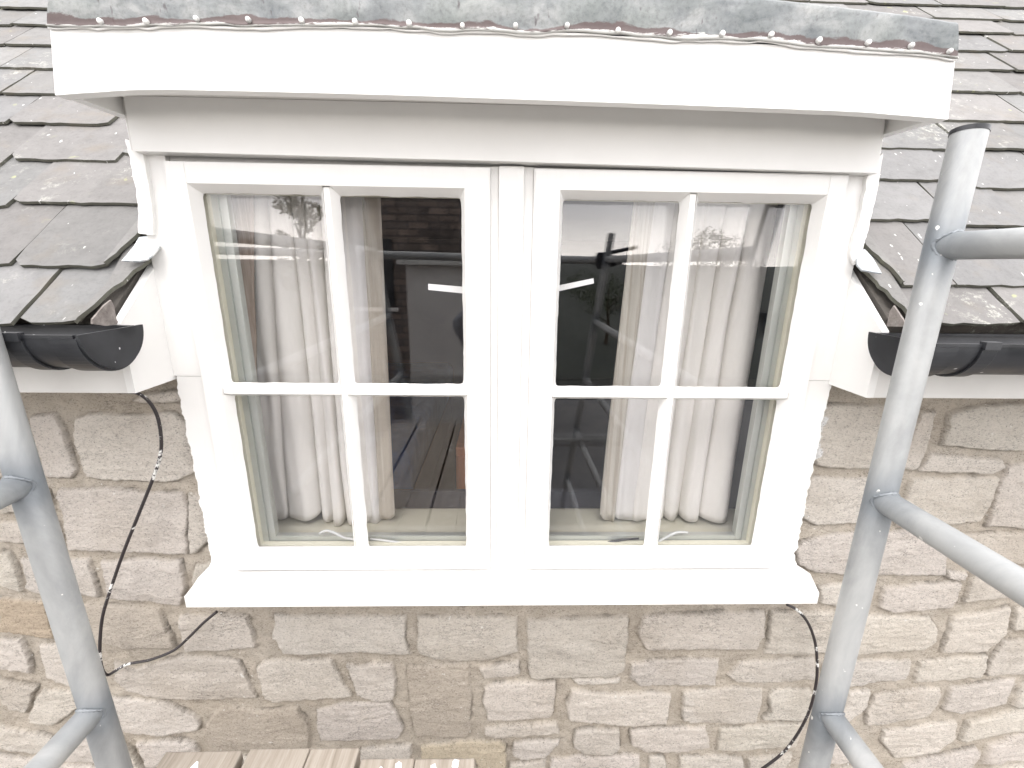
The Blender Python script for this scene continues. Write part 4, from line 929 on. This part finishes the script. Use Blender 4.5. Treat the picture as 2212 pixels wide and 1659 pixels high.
bm = bmesh.new(); pt = Vector((.655, -.2245, 4.193)); dv = (pt-Vector((.557, -.339, 3.147))).normalized(); tube(bm, [pt-dv*.009, pt-dv*.003], .0213, 40); bm_obj('end_cap', bm, M_BLACK, sr, True)
scaffold((-.711, -.283, 3.653), (-.647, -.336, 3.169), 4.55, 2.2, [4.45, 4.065, 3.672, 3.285, 2.9, 2.5], 'galvanised scaffold ladder frame at the left edge, in front of the left gutter')
# guard rail behind the photographer, seen in the glass
rl = empty('guard_rail', (-.6, -1.56, 4.04), 'grey scaffold guard rail reflected in the upper panes', 'guard rail')
yR = -1.943
pa = Vector((-2.4, yR, 4.06)); pb = Vector((.76, yR, 4.025))
bm = bmesh.new(); tube(bm, [pa, pb], .0242, 32); heat(bm_obj('rail', bm, M_TUBE, rl, True))
bm = bmesh.new(); tube(bm, [pb+Vector((-.17, 0, 0)), pb+Vector((-.05, 0, 0))], .036, 24); tube(bm, [(.6175, -1.915, 4.075), (.6175, -1.915, 3.975)], .030, 24); bm_obj('coupler', bm, M_IRON, rl, True)
bm = bmesh.new(); tube(bm, [pb+Vector((-.08, -.01, .05)), pb+Vector((.08, -.01, .085))], .012, 12); bm_obj('lever', bm, M_IRON, rl, True)

# ------------------------------------------------------------------ scaffold boards
def board(x0, x1, yf_, label, first=None, skew=0):
    bm = bmesh.new(); z0, z1 = 3.112, 3.15; n = 14
    vs_ = box(bm, (x0*.752, -1.41, z0), (x1*.752, -.9+(yf_+.9)*.752, z1))
    for v in vs_:
        if v.co.y > -1: v.co.y += skew*(v.co.x-x0)
    o = bm_obj('scaffold_board', bm, M_WOOD, bevel=.003)
    tag(o, label, 'board', 'timber boards of the scaffold platform')
    return o
board(-.790, -.611, -.098, 'leftmost scaffold board at the bottom edge, with a blob of white paint near its end')
board(-.594, -.452, -.094, 'second scaffold board from the left, after the dark gap')
board(-.4505, -.334, -.095, 'third scaffold board from the left, tight against its left neighbour')
board(-.322, -.1965, -.120, 'fourth scaffold board from the left, set back from the wall and blotched with white')
board(-.1955, -.055, -.122, 'rightmost scaffold board at the bottom edge, ending short of mid frame')
bm = bmesh.new()
for p in [(a*.752, -.9+(b+.9)*.752) for a, b in ((-.70, -.135), (-.69, -.15), (-.27, -.15), (-.23, -.14), (-.15, -.145), (-.10, -.135))]:
    r_ = random.uniform(.003, .008); P = [Vector((p[0]+r_*random.uniform(.6, 1.2)*math.cos(a), p[1]+r_*1.4*random.uniform(.6, 1.2)*math.sin(a), 3.1502)) for a in [k*.63 for k in range(10)]]
    bm = bmesh.new(); prism(bm, P, (0, 0, .0008))
    bo = [b for b in bpy.data.objects if b.name.startswith('scaffold_board') and min(v.co.x for v in b.data.vertices) < p[0] < max(v.co.x for v in b.data.vertices)][0]
    bm_obj('paint_splash', bm, M_PLAIN_WHITE, bo)
for k in range(7):
    bm = bmesh.new(); box(bm, (-1.6, -.42-.235*k, 2.162), (1.6, -.195-.235*k, 2.2)); o = bm_obj('deck_board', bm, M_WOOD, bevel=.003)
    tag(o, 'long timber board of the lower scaffold deck, number %s out from the wall' % ('one', 'two', 'three', 'four', 'five', 'six', 'seven')[k], 'board', 'boards of the lower scaffold deck')
# lower ledger tubes that carry the boards
for y_ in (-.41, -1.3):
    bm = bmesh.new(); tube(bm, [(-1.0, y_, 3.0865), (.85, y_, 3.0865)], .0242, 24); o = heat(bm_obj('ledger_tube', bm, M_TUBE, None, True))
    tag(o, 'galvanised ledger tube under the scaffold boards, %s the wall' % ('nearer' if y_ > -1 else 'farther from'), 'tube')

# ------------------------------------------------------------------ photographer (seen only in the glass)
def skin_mesh(name, verts, edges, radii, mat, parent, lv=2):
    me = bpy.data.meshes.new(name+'_tmp'); me.from_pydata(verts, edges, []); me.update(); o = bpy.data.objects.new(name+'_tmp', me); COL.objects.link(o)
    md = o.modifiers.new('s', 'SKIN'); me.skin_vertices[0].data[0].use_root = True
    for i, r in enumerate(radii): me.skin_vertices[0].data[i].radius = r if isinstance(r, tuple) else (r, r)
    sb = o.modifiers.new('b', 'SUBSURF'); sb.levels = lv; sb.render_levels = lv
    dg = bpy.context.evaluated_depsgraph_get(); dg.update(); m2 = bpy.data.meshes.new_from_object(o.evaluated_get(dg)); bpy.data.objects.remove(o); m2.name = name
    m2.materials.clear(); m2.polygons.foreach_set('use_smooth', [True]*len(m2.polygons)); m2.materials.append(mat)
    r_ = bpy.data.objects.new(name, m2); COL.objects.link(r_)
    if parent: put_under(r_, parent)
    return r_
# standing on the lower deck behind the camera, forearms raised to hold the phone
J = {'pel': (0.03, -1.56, 3.10), 'wai': (.03, -1.56, 3.26), 'chs': (.03, -1.55, 3.45), 'nck': (.03, -1.53, 3.63), 'hd0': (.03, -1.51, 3.71), 'hd1': (.03, -1.495, 3.80), 'hd2': (.03, -1.51, 3.87),
     'shl': (-.16, -1.54, 3.57), 'ell': (-.215, -1.36, 3.70), 'wrl': (-.11, -1.03, 3.82), 'pml': (-.085, -.97, 3.88), 'shr': (.22, -1.54, 3.57), 'elr': (.26, -1.36, 3.70), 'wrr': (.12, -1.03, 3.82), 'pmr': (.09, -.97, 3.88),
     'hpl': (-.06, -1.56, 3.05), 'knl': (-.08, -1.53, 2.66), 'anl': (-.09, -1.57, 2.27), 'tol': (-.10, -1.42, 2.225), 'hpr': (.12, -1.56, 3.05), 'knr': (.14, -1.53, 2.66), 'anr': (.15, -1.57, 2.27), 'tor': (.16, -1.42, 2.225)}
names = list(J); ix = {k: i for i, k in enumerate(names)}
Ed = [('pel', 'wai'), ('wai', 'chs'), ('chs', 'nck'), ('nck', 'hd0'), ('hd0', 'hd1'), ('hd1', 'hd2'), ('chs', 'shl'), ('shl', 'ell'), ('ell', 'wrl'), ('wrl', 'pml'), ('chs', 'shr'), ('shr', 'elr'), ('elr', 'wrr'), ('wrr', 'pmr'),
      ('pel', 'hpl'), ('hpl', 'knl'), ('knl', 'anl'), ('anl', 'tol'), ('pel', 'hpr'), ('hpr', 'knr'), ('knr', 'anr'), ('anr', 'tor')]
Rd = {'pel': (.15, .11), 'wai': (.13, .10), 'chs': (.15, .11), 'nck': .055, 'hd0': .062, 'hd1': (.074, .09), 'hd2': (.065, .078), 'shl': .062, 'ell': .044, 'wrl': .028, 'pml': (.034, .018), 'shr': .062, 'elr': .044, 'wrr': .028, 'pmr': (.034, .018),
      'hpl': .095, 'knl': .062, 'anl': .042, 'tol': .035, 'hpr': .095, 'knr': .062, 'anr': .042, 'tor': .035}
body = skin_mesh('person', [J[k] for k in names], [(ix[a], ix[b]) for a, b in Ed], [Rd[k] for k in names], M_SKIN, None)
tag(body, 'standing person in grey shirt and dark trousers holding up a phone, reflected in the glass', 'person')
body.data.materials.append(M_SHIRT); body.data.materials.append(M_TROUS)
for p in body.data.polygons:
    c_ = p.center
    if c_.z < 3.12: p.material_index = 2
    elif (c_.z < 3.655 and c_.y < -1.4) or (c_.y < -1.06 and c_.y > -1.45): p.material_index = 1
bm = bmesh.new(); bmesh.ops.create_uvsphere(bm, u_segments=24, v_segments=16, radius=1)
for v in bm.verts:
    v.co = Vector((v.co.x*.083+.03, v.co.y*.10-1.52, v.co.z*.095+3.835))
for f in [f for f in bm.faces if f.calc_center_median().y > -1.465 and f.calc_center_median().z < 3.86]: bm.faces.remove(f)
for v in list(bm.verts):
    if not v.link_faces: bm.verts.remove(v)
bm_obj('hair', bm, M_HAIR, body, True)
for c_, s_ in (((.03, -1.408, 3.79), (.012, .018, .02)), ((-.045, -1.495, 3.795), (.008, .016, .026)), ((.105, -1.495, 3.795), (.008, .016, .026))):
    bm = bmesh.new(); r = bmesh.ops.create_uvsphere(bm, u_segments=12, v_segments=8, radius=1)
    for v in r['verts']: v.co = Vector((c_[0]+v.co.x*s_[0], c_[1]+v.co.y*s_[1], c_[2]+v.co.z*s_[2]))
    bm_obj('nose' if abs(c_[0]-.03) < .01 else 'ear', bm, M_SKIN, body, True)
for sg in (-1, 1):     # fingers closing on the phone edges, thumb on the near side
    px = .0+sg*.088 if sg < 0 else .09
    for k in range(4):
        z = 3.872+k*.018; l_ = (.9, 1, .95, .8)[k]
        skin_mesh('finger', [(px, -.958, z-.02), (px-sg*.002, -.938, z-.004), (px-sg*.02*l_, -.926, z+.004), (px-sg*.036*l_, -.929, z+.005)], [(0, 1), (1, 2), (2, 3)], [.009, .0085, .008, .007], M_SKIN, body, 1)
    skin_mesh('thumb', [(px, -.965, 3.86), (px-sg*.014, -.968, 3.885), (px-sg*.03, -.960, 3.91)], [(0, 1), (1, 2)], [.0105, .010, .009], M_SKIN, body, 1)
bm = bmesh.new(); box(bm, (-.078, -.948, 3.90), (.078, -.939, 3.975)); o = bm_obj('phone', bm, M_BLACK, bevel=.003); tag(o, 'black phone held sideways in the standing person\'s hands', 'phone')

# ------------------------------------------------------------------ what stands opposite, seen in the glass
hs_ = empty('gable_house', (-1.4, -6.5, 0), 'dark stone gable house reflected in the left casement', 'house')
M_OPP = new_mat('dark_stone', (.10, .085, .07), .9); g = G(M_OPP)
bk = g.t.nodes.new('ShaderNodeTexBrick'); bk.inputs['Scale'].default_value = 1; bk.inputs['Brick Width'].default_value = .33; bk.inputs['Row Height'].default_value = .11; bk.inputs['Mortar Size'].default_value = .012
bk.inputs['Color1'].default_value = (.24, .19, .16, 1); bk.inputs['Color2'].default_value = (.13, .11, .10, 1); bk.inputs['Mortar'].default_value = (.09, .08, .075, 1)
g.t.links.new(g.mapped((1, 1, 1), (R(90), 0, 0)), bk.inputs[0]); g.base(g.mix(1, bk.outputs[0], g.ramp(g.noise(5, 5), (.3, .6), (.7, 1.2)), 'MULTIPLY')); g.bump(bk.outputs['Fac'], .5, .02)
bm = bmesh.new(); prism(bm, [Vector(p) for p in ((-2.55, -6.5, 0), (.35, -6.5, 0), (.35, -6.5, 6.4), (-1.1, -6.5, 8.0), (-2.55, -6.5, 6.4))], (0, -7, 0)); bm_obj('wall', bm, M_OPP, hs_)
for a, b, zz in (((-2.35, 0, 3.3), (-1.75, 0, 4.35), 0),):
    bm = bmesh.new(); box(bm, (a[0], -6.49, a[2]), (b[0], -6.46, b[2])); o2 = bm_obj('window', bm, M_BLACK, hs_)
    bm = bmesh.new(); box(bm, (a[0]-.06, -6.455, a[2]-.08), (b[0]+.06, -6.42, a[2]-.02)); bm_obj('sill', bm, M_RENDER, o2)
for sg in (-1, 1):
    bm = bmesh.new(); e_ = -2.68 if sg < 0 else .48
    prism(bm, [Vector((-1.1, -6.3, 8.04)), Vector((e_, -6.3, 6.26)), Vector((e_, -6.3, 6.40)), Vector((-1.1, -6.3, 8.20))], (0, -7.4, 0)); bm_obj('roof', bm, M_SLATE, hs_)
lt_ = empty('outhouse', (-.7, -3.2, 0), 'pale rendered outhouse with a flat top reflected in the left casement', 'outhouse')
bm = bmesh.new(); box(bm, (-.86, -4.6, 0), (.1, -3.2, 3.98)); bm_obj('wall', bm, M_RENDER, lt_, bevel=.01)
bm = bmesh.new(); box(bm, (-.92, -4.65, 3.9805), (.14, -3.12, 4.04)); bm_obj('roof', bm, M_LEAD, lt_)
bm = bmesh.new(); box(bm, (-.6, -3.199, 1.0), (-.1, -3.17, 3.0)); d_ = bm_obj('door', bm, M_OFF, lt_); bm = bmesh.new(); tube(bm, [(-.55, -3.165, 2.0), (-.47, -3.165, 2.0)], .01, 8); bm_obj('handle', bm, M_IRON, d_)
def tree(x, y, h, r, seed, label):
    rr = random.Random(seed); e = empty('tree', (x, y, hill_z(x, y)-.1), label, 'tree', 'trees opposite the house'); z0 = hill_z(x, y)-.1
    bm = bmesh.new(); tube(bm, [(x, y, z0), (x+.1, y, z0+h*.3), (x-.05, y+.1, z0+h*.6), (x, y, z0+h*.9)], [h*.03, h*.022, h*.014, h*.004], 10)
    for k in range(7):
        a = rr.uniform(0, 6.28); zz = z0+h*rr.uniform(.35, .75); tube(bm, [(x, y, zz), (x+math.cos(a)*r*.5, y+math.sin(a)*r*.5, zz+h*.1), (x+math.cos(a)*r*.85, y+math.sin(a)*r*.85, zz+h*.16)], [h*.01, h*.007, h*.003], 6)
    bm_obj('trunk', bm, M_BARK, e, True)
    bl = [(rr.gauss(0, .45)*r, rr.gauss(0, .45)*r, h*rr.uniform(.42, .98), r*rr.uniform(.25, .45)) for _ in range(16)]; vs_ = []; fs_ = []
    for k in range(3200):
        bx, by, bz, br = rr.choice(bl); d = Vector((rr.gauss(0, 1), rr.gauss(0, 1), rr.gauss(0, 1))).normalized()*br*rr.uniform(.5, 1.08); c_ = Vector((x+bx, y+by, z0+bz))+d
        u_ = Vector((rr.gauss(0, 1), rr.gauss(0, 1), rr.gauss(0, 1))).normalized(); v_ = u_.orthogonal().normalized(); s_ = h*rr.uniform(.008, .017); o = len(vs_)
        vs_ += [c_+u_*s_, c_+v_*s_*.6, c_-u_*s_, c_-v_*s_*.6]; fs_.append((o, o+1, o+2, o+3))
    mesh_obj('crown', vs_, fs_, M_LEAF, e)
tree(-8.9, -20, 7.0, 1.2, 1, 'tall tree reflected over the left curtain'); tree(13.5, -27, 5.6, 3.0, 2, 'broad tree reflected over the right curtain')
tree(5.5, -22, 3.4, 2.0, 3, 'low bushy tree reflected in the dark part of the right casement'); tree(9.5, -19, 3.0, 1.8, 4, 'small rounded tree reflected beside the right curtain')
